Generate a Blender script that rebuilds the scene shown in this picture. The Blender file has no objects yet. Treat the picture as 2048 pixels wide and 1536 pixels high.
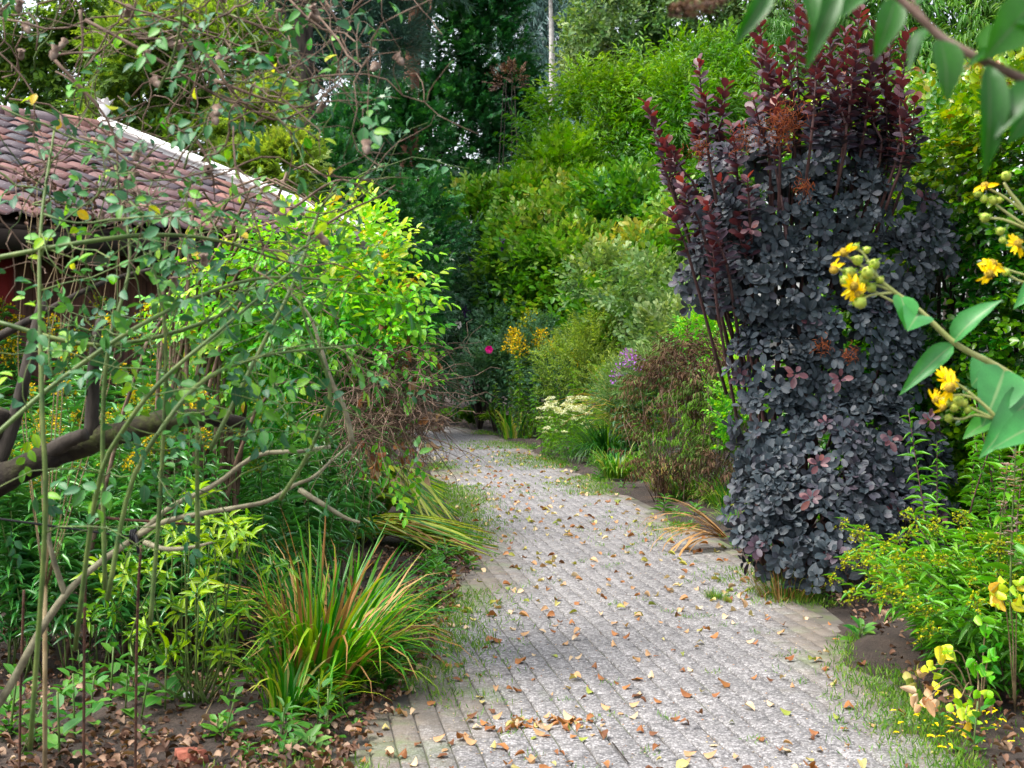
import bpy, math, random
import numpy as np
from mathutils import Vector, Matrix

# ------------------------------------------------------------------ camera, light, exposure
sc = bpy.context.scene
COL = sc.collection
F, CX, HY, EH = 2844.0, 1024.0, 690.0, 1.6      # focal length in photo pixels, centre column, horizon row, eye height
rng = np.random.default_rng(7)
random.seed(7)

cd = bpy.data.cameras.new('camera')
cam = bpy.data.objects.new('camera', cd)
COL.objects.link(cam)
cam.location = (0, 0, EH)
cam.rotation_euler = (math.pi / 2, 0, 0)
cd.sensor_width = 36
cd.lens = F / 2048 * 36
cd.shift_y = -(768 - HY) / 2048
cd.clip_start, cd.clip_end = 0.05, 600
cd.dof.use_dof = True
cd.dof.focus_distance = 9.0
cd.dof.aperture_fstop = 7.0
sc.camera = cam

SUN_EL, SUN_AZ = math.radians(60), math.radians(-112)   # azimuth from +Y (view direction), negative = from the viewer's left
w = bpy.data.worlds.new('World')
sc.world = w
w.use_nodes = True
nt = w.node_tree
bg = nt.nodes['Background']
sky = nt.nodes.new('ShaderNodeTexSky')
sky.sky_type = 'NISHITA'
sky.sun_disc = False
sky.sun_elevation = SUN_EL
sky.sun_rotation = SUN_AZ
sky.dust_density = 4.0
hs = nt.nodes.new('ShaderNodeHueSaturation')
hs.inputs['Saturation'].default_value = 0.38
nt.links.new(sky.outputs[0], hs.inputs['Color'])
nt.links.new(hs.outputs[0], bg.inputs['Color'])
bg.inputs['Strength'].default_value = 0.15
sd = bpy.data.lights.new('sun', 'SUN')
sd.energy = 1.5
sd.angle = math.radians(30)
sd.color = (1.0, 0.95, 0.86)
sun = bpy.data.objects.new('sun', sd)
COL.objects.link(sun)
_s = Vector((math.sin(SUN_AZ) * math.cos(SUN_EL), math.cos(SUN_AZ) * math.cos(SUN_EL), math.sin(SUN_EL)))
sun.rotation_euler = _s.to_track_quat('Z', 'Y').to_euler()
sc.view_settings.view_transform = 'Standard'
sc.view_settings.look = 'None'
sc.view_settings.gamma = 1
sc.view_settings.use_curve_mapping = False
sc.view_settings.exposure = 1.7
sc.cycles.max_bounces = 8
sc.cycles.diffuse_bounces = 3
sc.cycles.glossy_bounces = 2
sc.cycles.transmission_bounces = 4
sc.cycles.use_denoising = True


# ------------------------------------------------------------------ helpers
def P(px, py, Y):
    return np.array([(px - CX) / F * Y, Y, EH + (HY - py) / F * Y])


def G(px, py):
    Y = EH * F / (py - HY)
    return np.array([(px - CX) / F * Y, Y, 0.0])


def unit(a):
    a = np.asarray(a, float)
    return a / np.maximum(np.linalg.norm(a, axis=-1, keepdims=True), 1e-9)


def rand_unit(n):
    return unit(rng.normal(size=(n, 3)))


def wob(p, f, seed=0.0):
    """Cheap smooth 3-D noise, about -1..1."""
    x, y, z = p[..., 0] * f + seed, p[..., 1] * f + seed * 1.7, p[..., 2] * f + seed * .6
    return (np.sin(x * 1.3 + 1.7 * np.sin(y * .9 + z)) + np.sin(y * 1.7 + 1.3 * np.sin(z * 1.1 + x * .7)) + np.sin(z * 1.9 + 1.5 * np.sin(x * 1.2 - y))) / 2.2


def frames(fwd, up):
    y = unit(fwd)
    x = np.cross(y, up)
    bad = np.linalg.norm(x, axis=-1) < 1e-5
    x[bad] = np.cross(y[bad], np.array([1., .3, .2]))
    x = unit(x)
    z = np.cross(x, y)
    return np.stack([x, y, z], -1)                # columns


def make_mesh(name, verts, faces, tint=None, rib=None, smooth=False):
    """faces: list of index arrays (M,k)."""
    me = bpy.data.meshes.new(name)
    faces = [np.asarray(f, np.int32) for f in faces if len(f)]
    tot = np.concatenate([np.full(len(f), f.shape[1], np.int32) for f in faces])
    loops = np.concatenate([f.ravel() for f in faces])
    me.vertices.add(len(verts))
    me.vertices.foreach_set('co', np.asarray(verts, np.float32).ravel())
    me.loops.add(len(loops))
    me.loops.foreach_set('vertex_index', loops)
    me.polygons.add(len(tot))
    me.polygons.foreach_set('loop_start', np.concatenate([[0], np.cumsum(tot)[:-1]]).astype(np.int32))
    if tint is not None:
        a = me.attributes.new('tint', 'FLOAT', 'FACE')
        a.data.foreach_set('value', np.asarray(tint, np.float32))
    if rib is not None:
        a = me.attributes.new('rib', 'FLOAT', 'POINT')
        a.data.foreach_set('value', np.asarray(rib, np.float32))
    me.update(calc_edges=True)
    if smooth:
        me.polygons.foreach_set('use_smooth', np.ones(len(tot), bool))
    return me


def tag(o, label=None, cat=None, group=None, kind=None):
    for k, v in (('label', label), ('category', cat), ('group', group), ('kind', kind)):
        if v:
            o[k] = v
    return o


def link(name, me, mat=None, parent=None, loc=(0, 0, 0), kind=None):
    o = bpy.data.objects.new(name, me)
    COL.objects.link(o)
    if mat is not None and not me.materials:
        me.materials.append(mat)
    if parent is not None:
        o.parent = parent
    o.location = loc
    if kind:
        o['kind'] = kind
    return o


def thing(name, label, cat, base=(0, 0, 0), group=None, rz=0.0):
    o = bpy.data.objects.new(name, None)
    COL.objects.link(o)
    o.empty_display_size = .1
    o.location = base
    o.rotation_euler = (0, 0, rz)
    return tag(o, label, cat, group)


def copy_tree(o, parent=None):
    c = o.copy()
    COL.objects.link(c)
    if parent is not None:
        c.parent = parent
    for ch in list(o.children):
        copy_tree(ch, c)
    return c


class Tubes:
    def __init__(s):
        s.v, s.f, s.n = [], [], 0

    def add(s, pts, radii, sides=6, wobble=0.0):
        pts = np.asarray(pts, float)
        pts = np.vstack([pts[:1] - (pts[1:2] - pts[:1]) * 1e-3, pts, pts[-1:] + (pts[-1:] - pts[-2:-1]) * 1e-3])
        if np.ndim(radii) == 0:
            radii = [radii, radii]
        radii = np.interp(np.linspace(0, 1, len(pts) - 2), np.linspace(0, 1, len(radii)), radii)
        radii = np.concatenate([[1e-5], radii, [1e-5]])
        k = len(pts)
        radii = np.broadcast_to(np.asarray(radii, float), (k,)) if np.ndim(radii) == 0 or len(radii) == k else np.interp(np.linspace(0, 1, k), np.linspace(0, 1, len(radii)), radii)
        t = unit(np.gradient(pts, axis=0))
        ref = np.array([.31, .2, .93]) if abs(t[:, 2]).mean() < .8 else np.array([.9, .4, .1])
        x = unit(np.cross(t, ref))
        y = np.cross(t, x)
        a = np.arange(sides) * 2 * math.pi / sides
        r = radii[:, None] * (1 + (wobble * rng.normal(size=(k, sides)) if wobble else 0))
        v = pts[:, None] + r[..., None] * (np.cos(a)[None, :, None] * x[:, None] + np.sin(a)[None, :, None] * y[:, None])
        i = np.arange(k - 1)[:, None] * sides
        j = np.arange(sides)[None]
        j2 = (j + 1) % sides
        f = np.stack([i + j, i + j2, i + sides + j2, i + sides + j], -1).reshape(-1, 4)
        s.v.append(v.reshape(-1, 3))
        s.f.append(f + s.n)
        s.n += k * sides
        return s

    def build(s, name, mat, parent=None, loc=(0, 0, 0), kind=None):
        if not s.v:
            return None
        me = make_mesh(name, np.concatenate(s.v), [np.concatenate(s.f)], smooth=True)
        return link(name, me, mat, parent, loc, kind)


def spline(pts, n=12):
    """Catmull-Rom through the points."""
    p = np.asarray(pts, float)
    p = np.vstack([2 * p[0] - p[1], p, 2 * p[-1] - p[-2]])
    m = len(p) - 3
    u = np.linspace(0, m - 1e-6, n)
    i = u.astype(int)
    t = (u - i)[:, None]
    a, b, c, d = p[i], p[i + 1], p[i + 2], p[i + 3]
    return .5 * (2 * b + (c - a) * t + (2 * a - 5 * b + 4 * c - d) * t ** 2 + (3 * b - a - 3 * c + d) * t ** 3)


# leaf shapes: midrib plus left and right edge; x across, y along, z up; unit length and unit width
def strip(ys, ws, fold=.10, droop=.15, wave=0.0):
    v = [(0, ys[0], 0)]
    rib = [0]
    for k, (y, hw) in enumerate(zip(ys[1:-1], ws[1:-1])):
        z = -droop * y * y
        wv = wave * (1 if k % 2 else -1)
        v += [(-hw, y, z + fold * hw * 2 + wv), (0, y, z), (hw, y, z + fold * hw * 2 - wv)]
        rib += [1, 0, 1]
    v.append((0, ys[-1], -droop * ys[-1] ** 2))
    rib.append(0)
    n = len(ys) - 2
    tr = [(0, 2, 1), (0, 3, 2)]
    qd = []
    for k in range(n - 1):
        a, b = 1 + 3 * k, 4 + 3 * k
        qd += [(a, a + 1, b + 1, b), (a + 1, a + 2, b + 2, b + 1)]
    a, e = 1 + 3 * (n - 1), len(v) - 1
    tr += [(a, a + 1, e), (a + 1, a + 2, e)]
    return np.array(v, float), np.array(tr), np.array(qd, int).reshape(-1, 4), np.array(rib, float)


def star(n=5, spread=130, valley=.42):
    v, tr = [(0, 0, 0)], []
    c = (0, .18, 0)
    v.append(c)
    an = np.radians(np.linspace(-spread, spread, n))
    pts = [(0, 0, 0)]
    for k, a in enumerate(an):
        L = 1 - .28 * abs(a) / math.radians(spread)
        pts.append((math.sin(a) * L * .62, .18 + math.cos(a) * L * .82, -.10 * L))
        if k < n - 1:
            m = (a + an[k + 1]) / 2
            pts.append((math.sin(m) * valley * .6, .18 + math.cos(m) * valley * .7, 0))
    v = [c] + pts
    for k in range(1, len(v)):
        tr.append((0, k if k + 1 < len(v) else k, k + 1 if k + 1 < len(v) else 1))
    return np.array(v, float), np.array(tr)[:, ::-1], np.zeros((0, 4), int), np.ones(len(v))


SHAPE = {
    'leaf5': strip([0, .12, .35, .65, .88, 1], [0, .26, .48, .42, .2, 0], .12, .2),
    'tiny': strip([0, .5, 1], [0, .5, 0], .1, .1),
    'oval': strip([0, .3, .72, 1], [0, .45, .42, 0], .12, .18),
    'round': strip([0, .25, .55, .85, 1], [0, .34, .5, .36, 0], .06, .12),
    'lance': strip([0, .35, 1], [0, .5, 0], .2, .25),
    'lance2': strip([0, .2, .55, 1], [0, .42, .42, 0], .18, .35),
    'willow': strip([0, .3, .7, 1], [0, .5, .38, 0], .12, .45),
    'maple': star(),
    'oak': strip([0, .2, .4, .6, .8, 1], [0, .32, .22, .5, .32, 0], .05, .15),
    'needle': strip([0, .6, 1], [0, .5, 0], .0, .1),
    'big': strip([0, .06, .16, .3, .45, .6, .75, .9, 1], [0, .2, .38, .49, .5, .42, .3, .13, 0], .16, .28, .012),
    'curl': strip([0, .1, .3, .6, .85, 1], [0, .28, .48, .46, .26, 0], .34, .34),
    'curl2': strip([0, .12, .35, .62, .86, 1], [0, .3, .5, .44, .26, 0], -.26, -.30, .035),
    'flatleaf': strip([0, .12, .35, .62, .86, 1], [0, .3, .5, .46, .26, 0], .12, .10, .03),
}


class Leaves:
    """A cloud of leaves that becomes one foliage mesh, with the largest visible ones as leaf parts."""

    def __init__(s, shape):
        s.shape = shape
        s.a = []

    def add(s, pos, fwd, up, ln, wd, tint):
        n = len(pos)
        s.a.append((np.asarray(pos), np.asarray(fwd), np.asarray(up), np.broadcast_to(ln, n), np.broadcast_to(wd, n), np.broadcast_to(tint, n)))

    def arrays(s):
        return [np.concatenate(x) for x in zip(*s.a)]

    def build(s, name, mat, parent=None, loc=(0, 0, 0), kind='stuff', parts=0, part_name='leaf'):
        if not s.a:
            return
        pos, fwd, up, ln, wd, ti = s.arrays()
        M = frames(fwd, up)
        V, tr, qd, rib = SHAPE[s.shape]
        keep = np.ones(len(pos), bool)
        if parts:
            c = pos + fwd * ln[:, None] * .5
            px = CX + c[:, 0] / c[:, 1] * F
            py = HY - (c[:, 2] - EH) / c[:, 1] * F
            ok = (px > 0) & (px < 2048) & (py > 0) & (py < 1536)
            size = ln / np.maximum(pos[:, 1], .3) * F
            face = np.abs((M[:, :, 2] * unit(c - np.array([0, 0, EH]))).sum(1)) + .25
            cell = np.maximum(np.median(size[ok]) * .45, 4) if ok.any() else 10
            key = (px // cell).astype(int) * 100000 + (py // cell).astype(int)
            order = np.lexsort((pos[:, 1], key))
            first = np.ones(len(order), bool)
            first[1:] = key[order][1:] != key[order][:-1]
            cand = order[first]
            cand = cand[ok[cand]]
            cand = cand[np.argsort(-(size * face)[cand])][:parts]
            keep[cand] = False
            bins = {}
            off = np.asarray(loc, float)
            for k in cand:
                b = int(np.clip(ti[k], 0, .999) * 8)
                if b not in bins:
                    nf = len(tr) + len(qd)
                    bins[b] = make_mesh(part_name, V, [tr, qd], np.full(nf, (b + .5) / 8), rib, smooth=True)
                    bins[b].materials.append(mat)
                o = bpy.data.objects.new(part_name, bins[b])
                COL.objects.link(o)
                if parent is not None:
                    o.parent = parent
                m = np.eye(4)
                m[:3, 0], m[:3, 1], m[:3, 2] = M[k][:, 0] * wd[k], M[k][:, 1] * ln[k], M[k][:, 2] * ln[k]
                m[:3, 3] = pos[k] + off
                o.matrix_basis = Matrix(m.tolist())
        pos, M, ln, wd, ti = pos[keep], M[keep], ln[keep], wd[keep], ti[keep]
        if not len(pos):
            return
        L = V[None] * np.stack([wd, ln, ln], -1)[:, None]
        W = np.einsum('nij,nvj->nvi', M, L) + pos[:, None]
        k = len(V)
        offs = (np.arange(len(pos)) * k)[:, None, None]
        me = make_mesh(name, W.reshape(-1, 3), [(tr[None] + offs).reshape(-1, 3), (qd[None] + offs).reshape(-1, 4)],
                       np.concatenate([np.repeat(ti, len(tr)), np.repeat(ti, len(qd))]), np.tile(rib, len(pos)))
        return link(name, me, mat, parent, loc, kind)


# sprigs: leaves along a twig whose axis is +Y; rows of (pos, fwd, up, length, width)
def sprig(n=8, L=.3, ll=.06, lw=.03, ang=55, radial=False, tip=True, droop=0.0, taper=.35):
    out = []
    for i in range(n):
        t = (i + .6) / n
        if radial:
            a = i * 2.4
        else:
            a = (0 if i % 2 else math.pi) + random.uniform(-.5, .5)
        side = np.array([math.cos(a), 0, math.sin(a)])
        th = math.radians(ang) * (1 - .45 * t) + random.uniform(-.2, .2)
        f = np.array([0, math.cos(th), 0]) + side * math.sin(th)
        f[2] -= droop
        s = 1 - taper * abs(t - .45) * 1.4 + random.uniform(-.12, .12)
        up = np.array([0, 0, 1.]) if not radial else unit(np.array([0, 1., 0]) + .2 * rand_unit(1)[0])
        out.append((np.array([0, t * L, 0]) + side * .004, unit(f), up + rng.normal(size=3) * .25, ll * s, lw * s))
    if tip:
        out.append((np.array([0, L, 0]), np.array([.1, 1, .05]), np.array([0, 0, 1.]), ll * .8, lw * .8))
    return [np.array(x) for x in zip(*out)]


def rosette(n=9, ll=.085, lw=.055):
    out = []
    for i in range(n):
        a = i * 2.4 + random.uniform(-.25, .25)
        t = i / n
        th = math.radians(88 - 52 * t + random.uniform(-8, 8))
        side = np.array([math.cos(a), 0, math.sin(a)])
        f = np.array([0, math.cos(th), 0]) + side * math.sin(th)
        s = (1.05 - .45 * t) * random.uniform(.85, 1.1)
        out.append((np.array([0, t * .05, 0]) + side * .012, unit(f), np.array([0, 1., 0]) + .18 * rng.normal(size=3), ll * s, lw * s))
    return [np.array(x) for x in zip(*out)]


def place(cloud, sprigs, pos, dirn, up, scale, tint, jit=.15, gravity=0.0):
    """Put one of the sprigs at every pos (N,3) along dirn."""
    n = len(pos)
    which = rng.integers(0, len(sprigs), n)
    scale = np.broadcast_to(scale, n)
    tint = np.broadcast_to(tint, n)
    M = frames(np.asarray(dirn), np.asarray(up))
    for k, sp in enumerate(sprigs):
        m = np.nonzero(which == k)[0]
        if not len(m):
            continue
        p, f, u, l, wd = sp
        W = np.einsum('nij,vj->nvi', M[m], p) * scale[m][:, None, None] + pos[m][:, None]
        Fd = np.einsum('nij,vj->nvi', M[m], f)
        U = np.einsum('nij,vj->nvi', M[m], u)
        Fd = Fd + rng.normal(size=Fd.shape) * jit
        Fd[..., 2] -= gravity
        L = l[None] * scale[m][:, None] * rng.uniform(.8, 1.15, (len(m), len(l)))
        Wd = wd[None] * scale[m][:, None] * rng.uniform(.85, 1.1, (len(m), len(l)))
        T = np.clip(tint[m][:, None] + rng.normal(size=L.shape) * .13, 0, .999)
        cloud.add(W.reshape(-1, 3), unit(Fd.reshape(-1, 3)), unit(U.reshape(-1, 3)), L.ravel(), Wd.ravel(), T.ravel())


def shell(lobes, n, inner=.55, back=.25, low=-.7, clump=0.0, cf=1.5, merge=.72):
    """n points on and just under the surface of a union of ellipsoids (cx,cy,cz,rx,ry,rz): positions and outward directions."""
    lobes = np.asarray(lobes, float)
    ar = (lobes[:, 3] * lobes[:, 5]) ** .9
    ps, ds = [], []
    have = 0
    for _ in range(12):
        m = int(n * 2)
        i = rng.choice(len(lobes), m, p=ar / ar.sum())
        d = rand_unit(m)
        fl = (d[:, 1] > 0) & (rng.random(m) > back)
        d[fl, 1] *= -1
        d[:, 2] = np.where(d[:, 2] < low, -d[:, 2], d[:, 2])
        r = inner + (1 - inner) * rng.random(m) ** .5
        r *= 1 + .20 * wob(d * lobes[i, 3:6].mean(1, keepdims=True), 4.0, 3.0)
        p = lobes[i, :3] + d * lobes[i, 3:6] * r[:, None]
        nr = unit(d / lobes[i, 3:6])
        ok = np.ones(m, bool)
        for k in range(len(lobes)):
            q = np.linalg.norm((p - lobes[k, :3]) / lobes[k, 3:6], axis=1)
            ok &= (q > merge) | (i == k)
        if clump:
            ok &= wob(p, cf) > -1 + clump * 2 * rng.random(m) ** .7 - .25
        ok &= p[:, 2] > .02
        ps.append(p[ok])
        ds.append(nr[ok])
        have += ok.sum()
        if have >= n:
            break
    return np.concatenate(ps)[:n], np.concatenate(ds)[:n]


def px_lobes(rows):
    """(px, py, Y, rx_px, ry_px[, depth ratio]) rows to metres."""
    out = []
    for r in rows:
        px, py, Y, rx, ry = r[:5]
        c = P(px, py, Y)
        a, b = rx / F * Y, ry / F * Y
        d = (r[5] if len(r) > 5 else .8) * min(a, b) if len(r) < 7 else r[6]
        out.append((*c, a, max(d, .15), b))
    return out


# ------------------------------------------------------------------ materials
def mat(name):
    m = bpy.data.materials.new(name)
    m.use_nodes = True
    n = m.node_tree
    return m, n, n.nodes['Principled BSDF'], n.nodes['Material Output']


def ramp(n, src, cols, pos=None, interp='LINEAR'):
    r = n.nodes.new('ShaderNodeValToRGB')
    r.color_ramp.interpolation = interp
    el = r.color_ramp.elements
    while len(el) < len(cols):
        el.new(.5)
    for i, c in enumerate(cols):
        el[i].position = pos[i] if pos else i / max(len(cols) - 1, 1)
        el[i].color = (*c, 1)
    if src is not None:
        n.links.new(src, r.inputs['Fac'])
    return r


def mixc(n, fac, a, b, mode='MIX'):
    m = n.nodes.new('ShaderNodeMix')
    m.data_type = 'RGBA'
    m.blend_type = mode
    for sock, v in ((m.inputs[0], fac), (m.inputs[6], a), (m.inputs[7], b)):
        if hasattr(v, 'links') or hasattr(v, 'is_linked'):
            n.links.new(v, sock)
        else:
            sock.default_value = v if not isinstance(v, tuple) else (*v, 1)
    return m.outputs[2]


def noise(n, scale, detail=3, rough=.6, coord=None):
    t = n.nodes.new('ShaderNodeTexNoise')
    t.inputs['Scale'].default_value = scale
    t.inputs['Detail'].default_value = detail
    t.inputs['Roughness'].default_value = rough
    if coord is None:
        coord = n.nodes.new('ShaderNodeNewGeometry').outputs['Position']
    n.links.new(coord, t.inputs['Vector'])
    return t


def mrange(n, src, a, b, c=0., d=1.):
    m = n.nodes.new('ShaderNodeMapRange')
    m.inputs[1].default_value, m.inputs[2].default_value, m.inputs[3].default_value, m.inputs[4].default_value = a, b, c, d
    n.links.new(src, m.inputs[0])
    return m.outputs[0]


def leaf_mat(name, cols, rough=.45, trans=.3, spec=.45, rib=None, tcol=(1.5, 1.45, .5), patch=5.0, gain=1.2, sat=1.2, hue=.512):
    m, n, b, out = mat(name)
    at = n.nodes.new('ShaderNodeAttribute')
    at.attribute_name = 'tint'
    r = ramp(n, at.outputs['Fac'], cols)
    nz = noise(n, patch, 2)
    v = mrange(n, nz.outputs['Fac'], .3, .7, .75 * gain, 1.25 * gain)
    hv = n.nodes.new('ShaderNodeHueSaturation')
    n.links.new(r.outputs[0], hv.inputs['Color'])
    n.links.new(v, hv.inputs['Value'])
    hv.inputs['Saturation'].default_value = sat
    hv.inputs['Hue'].default_value = hue
    c = hv.outputs[0]
    fine = noise(n, patch * 30, 2)
    c = mixc(n, .35, c, ramp(n, fine.outputs['Fac'], [(.45, .45, .45), (1, 1, 1)], [.3, .65]).outputs[0], 'MULTIPLY')
    if rib:
        ra = n.nodes.new('ShaderNodeAttribute')
        ra.attribute_name = 'rib'
        k = mrange(n, ra.outputs['Fac'], .03, .10, .75, 0.)
        c = mixc(n, k, c, rib)
    n.links.new(c, b.inputs['Base Color'])
    b.inputs['Roughness'].default_value = rough
    b.inputs['Specular IOR Level'].default_value = spec
    if trans:
        t = n.nodes.new('ShaderNodeBsdfTranslucent')
        n.links.new(mixc(n, 1., c, tcol, 'MULTIPLY'), t.inputs['Color'])
        mx = n.nodes.new('ShaderNodeMixShader')
        mx.inputs[0].default_value = trans
        n.links.new(b.outputs[0], mx.inputs[1])
        n.links.new(t.outputs[0], mx.inputs[2])
        n.links.new(mx.outputs[0], out.inputs['Surface'])
    return m


def plain(name, cols, scale=8.0, rough=.8, bump=0.0, spec=.3, detail=5, stretch=None, metal=0.0):
    m, n, b, out = mat(name)
    co = n.nodes.new('ShaderNodeTexCoord').outputs['Object']
    if stretch:
        mp = n.nodes.new('ShaderNodeMapping')
        mp.inputs['Scale'].default_value = stretch
        n.links.new(co, mp.inputs['Vector'])
        co = mp.outputs[0]
    nz = noise(n, scale, detail, .65, co)
    n.links.new(ramp(n, nz.outputs['Fac'], cols, list(np.linspace(.32, .68, len(cols)))).outputs[0], b.inputs['Base Color'])
    b.inputs['Roughness'].default_value = rough
    b.inputs['Specular IOR Level'].default_value = spec
    b.inputs['Metallic'].default_value = metal
    if bump:
        bp = n.nodes.new('ShaderNodeBump')
        bp.inputs['Strength'].default_value = bump
        bp.inputs['Distance'].default_value = .02
        n.links.new(nz.outputs['Fac'], bp.inputs['Height'])
        n.links.new(bp.outputs[0], b.inputs['Normal'])
    return m


BARK = plain('dark_bark', [(.012, .010, .008), (.035, .028, .022), (.06, .05, .04)], 14, .9, .6, stretch=(1, 1, .25))
BARK_RED = plain('red_pine_bark', [(.035, .018, .012), (.12, .05, .03), (.20, .10, .06)], 9, .9, .8, stretch=(1, 1, .35))
BARK_PALE = plain('pale_bark', [(.22, .20, .18), (.42, .40, .37), (.5, .48, .45)], 5, .8, .3)
MOSSY = plain('mossy_bark', [(.006, .005, .004), (.018, .013, .010), (.03, .026, .014), (.06, .075, .018)], 9, .95, .9)
TWIG = plain('brown_twig', [(.05, .03, .022), (.12, .075, .05), (.20, .14, .10)], 18, .7)
TWIG_GREY = plain('grey_green_stem', [(.10, .09, .06), (.20, .18, .11), (.30, .28, .18)], 16, .65, .3)
STEM_GREEN = plain('green_stem', [(.04, .075, .02), (.08, .13, .03), (.15, .19, .05)], 14, .5)
STEM_DRY = plain('dry_stem', [(.10, .07, .035), (.22, .16, .08), (.30, .24, .14)], 10, .8)
STEM_PURPLE = plain('purple_stem', [(.04, .018, .02), (.10, .05, .045)], 12, .6)

L_WOOD = leaf_mat('far_wood_leaves', [(.010, .026, .014), (.022, .05, .022), (.045, .085, .035)], .6, .2, .2, patch=.8, hue=.5)
L_DARK = leaf_mat('dark_tree_leaves', [(.012, .046, .019), (.022, .075, .028), (.045, .12, .036), (.10, .19, .05)], .34, .22, .6, patch=.7, hue=.5, gain=1.75)
L_OAK = leaf_mat('oak_leaves', [(.03, .07, .028), (.06, .115, .04), (.11, .165, .06), (.20, .24, .11)], .5, .3, .35, patch=.9, gain=1.35)
L_PINE = leaf_mat('pine_needles', [(.03, .07, .055), (.06, .12, .095), (.11, .18, .14), (.18, .14, .09)], .6, .1, .3, patch=1.2, hue=.5, gain=1.3)
L_CEDAR = leaf_mat('cedar_needles', [(.04, .08, .075), (.075, .13, .12), (.13, .20, .18)], .6, .15, .3, patch=.8, hue=.5, gain=1.4)
L_MAPLE = leaf_mat('maple_leaves', [(.045, .10, .015), (.10, .18, .022), (.18, .26, .03), (.30, .34, .05)], .45, .45, .35, patch=1.4, gain=1.15, sat=1.0)
L_TREE = leaf_mat('light_tree_leaves', [(.03, .085, .02), (.06, .14, .03), (.11, .20, .045), (.20, .27, .06)], .42, .38, .4, patch=1.2, gain=1.3)
L_TALL = leaf_mat('tall_shrub_leaves', [(.03, .085, .018), (.06, .14, .022), (.11, .20, .03), (.20, .28, .055)], .42, .35, .45, patch=1.0, gain=1.45)
L_LOW = leaf_mat('low_shrub_leaves', [(.025, .075, .018), (.055, .13, .026), (.10, .19, .035), (.19, .26, .07), (.25, .22, .06)], .42, .3, .45, patch=1.1, gain=1.45)
L_BUDD = leaf_mat('buddleia_leaves', [(.015, .05, .028), (.03, .08, .042), (.055, .115, .06), (.09, .16, .085)], .5, .25, .4, patch=1.4, gain=1.45)
L_SMOKE = leaf_mat('smoke_bush_leaves', [(.017, .030, .038), (.022, .034, .044), (.030, .029, .044), (.046, .022, .036), (.12, .026, .034)], .55, .06, .45, patch=2.5, tcol=(1.3, .8, .8), rib=(.06, .06, .065), gain=1.2, sat=.95, hue=.5)
L_SHOOT = leaf_mat('smoke_bush_young_leaves', [(.03, .028, .042), (.046, .027, .040), (.064, .026, .036), (.095, .028, .032), (.17, .06, .03)], .42, .28, .45, patch=3, tcol=(1.9, .6, .4), gain=1.25, sat=1.0, hue=.5)
L_HEDGE = leaf_mat('beech_leaves', [(.012, .055, .012), (.03, .10, .016), (.075, .17, .020), (.15, .25, .026), (.26, .28, .04), (.22, .09, .03)], .28, .32, .55, patch=2.2, rib=(.10, .17, .03), gain=1.35)
L_ROSE = leaf_mat('rose_leaves', [(.022, .070, .034), (.034, .095, .044), (.055, .14, .048), (.11, .22, .045), (.22, .32, .05)], .48, .2, .4, patch=4, rib=(.10, .15, .09), gain=1.4)
L_BRIGHT = leaf_mat('bright_shrub_leaves', [(.025, .10, .024), (.05, .16, .03), (.10, .24, .04), (.20, .33, .06), (.34, .36, .07), (.28, .13, .04)], .42, .36, .45, patch=3, rib=(.24, .32, .09), gain=1.75)
L_GOLD = leaf_mat('goldenrod_leaves', [(.02, .07, .028), (.04, .115, .038), (.07, .16, .045), (.13, .22, .06)], .30, .22, .7, patch=4, rib=(.18, .30, .13), gain=1.9)
L_GOLD2 = leaf_mat('light_goldenrod_leaves', [(.03, .10, .022), (.06, .155, .03), (.11, .22, .04), (.20, .28, .05)], .42, .3, .45, patch=4, rib=(.16, .26, .08), gain=1.55)
L_LIME = leaf_mat('lime_whorl_leaves', [(.03, .10, .015), (.09, .19, .016), (.20, .31, .02), (.34, .42, .04)], .4, .35, .45, patch=5, rib=(.26, .34, .07))
L_BLADE = leaf_mat('strap_leaves', [(.02, .085, .016), (.04, .13, .02), (.07, .18, .025), (.12, .24, .035), (.24, .30, .06)], .4, .28, .5, patch=4, gain=1.3)
L_DARKBLADE = leaf_mat('dark_strap_leaves', [(.012, .045, .012), (.022, .07, .016), (.04, .10, .02)], .4, .2, .45, patch=4)
L_PALEBLADE = leaf_mat('yellowing_strap_leaves', [(.10, .18, .025), (.20, .28, .045), (.32, .35, .09), (.42, .36, .17)], .45, .3, .4, patch=4, hue=.5)
L_STRAW = leaf_mat('straw_leaves', [(.16, .085, .04), (.28, .17, .09), (.40, .28, .16)], .7, .2, .2, patch=5, hue=.5)
L_DEAD = leaf_mat('withered_leaves', [(.035, .022, .016), (.075, .045, .03), (.12, .08, .05), (.06, .12, .03), (.10, .19, .035)], .7, .15, .25, patch=4, hue=.5)
L_LITTER = leaf_mat('fallen_leaves', [(.03, .017, .012), (.06, .03, .018), (.11, .05, .028), (.17, .09, .052), (.27, .17, .11), (.36, .26, .18)], .65, .12, .3, patch=10, hue=.5, sat=1.0, gain=1.0)
L_FALL = leaf_mat('path_leaves', [(.07, .035, .022), (.17, .068, .03), (.27, .12, .05), (.36, .22, .12), (.48, .37, .25), (.30, .28, .07), (.11, .18, .03)], .6, .15, .3, patch=14, rib=(.28, .18, .10), hue=.5, sat=1.08, gain=1.2)
L_GRASS = leaf_mat('grass_blades', [(.04, .10, .02), (.08, .16, .03), (.15, .22, .05), (.28, .26, .11)], .5, .3, .35, patch=6, gain=1.3)
L_WEED = leaf_mat('weed_leaves', [(.025, .085, .022), (.05, .135, .032), (.10, .19, .045), (.2, .27, .08)], .5, .28, .35, patch=5, rib=(.12, .2, .07), gain=1.2)
L_FERN = leaf_mat('fern_fronds', [(.05, .12, .02), (.11, .20, .028), (.2, .29, .045)], .5, .35, .35, patch=3, gain=1.35)
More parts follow.
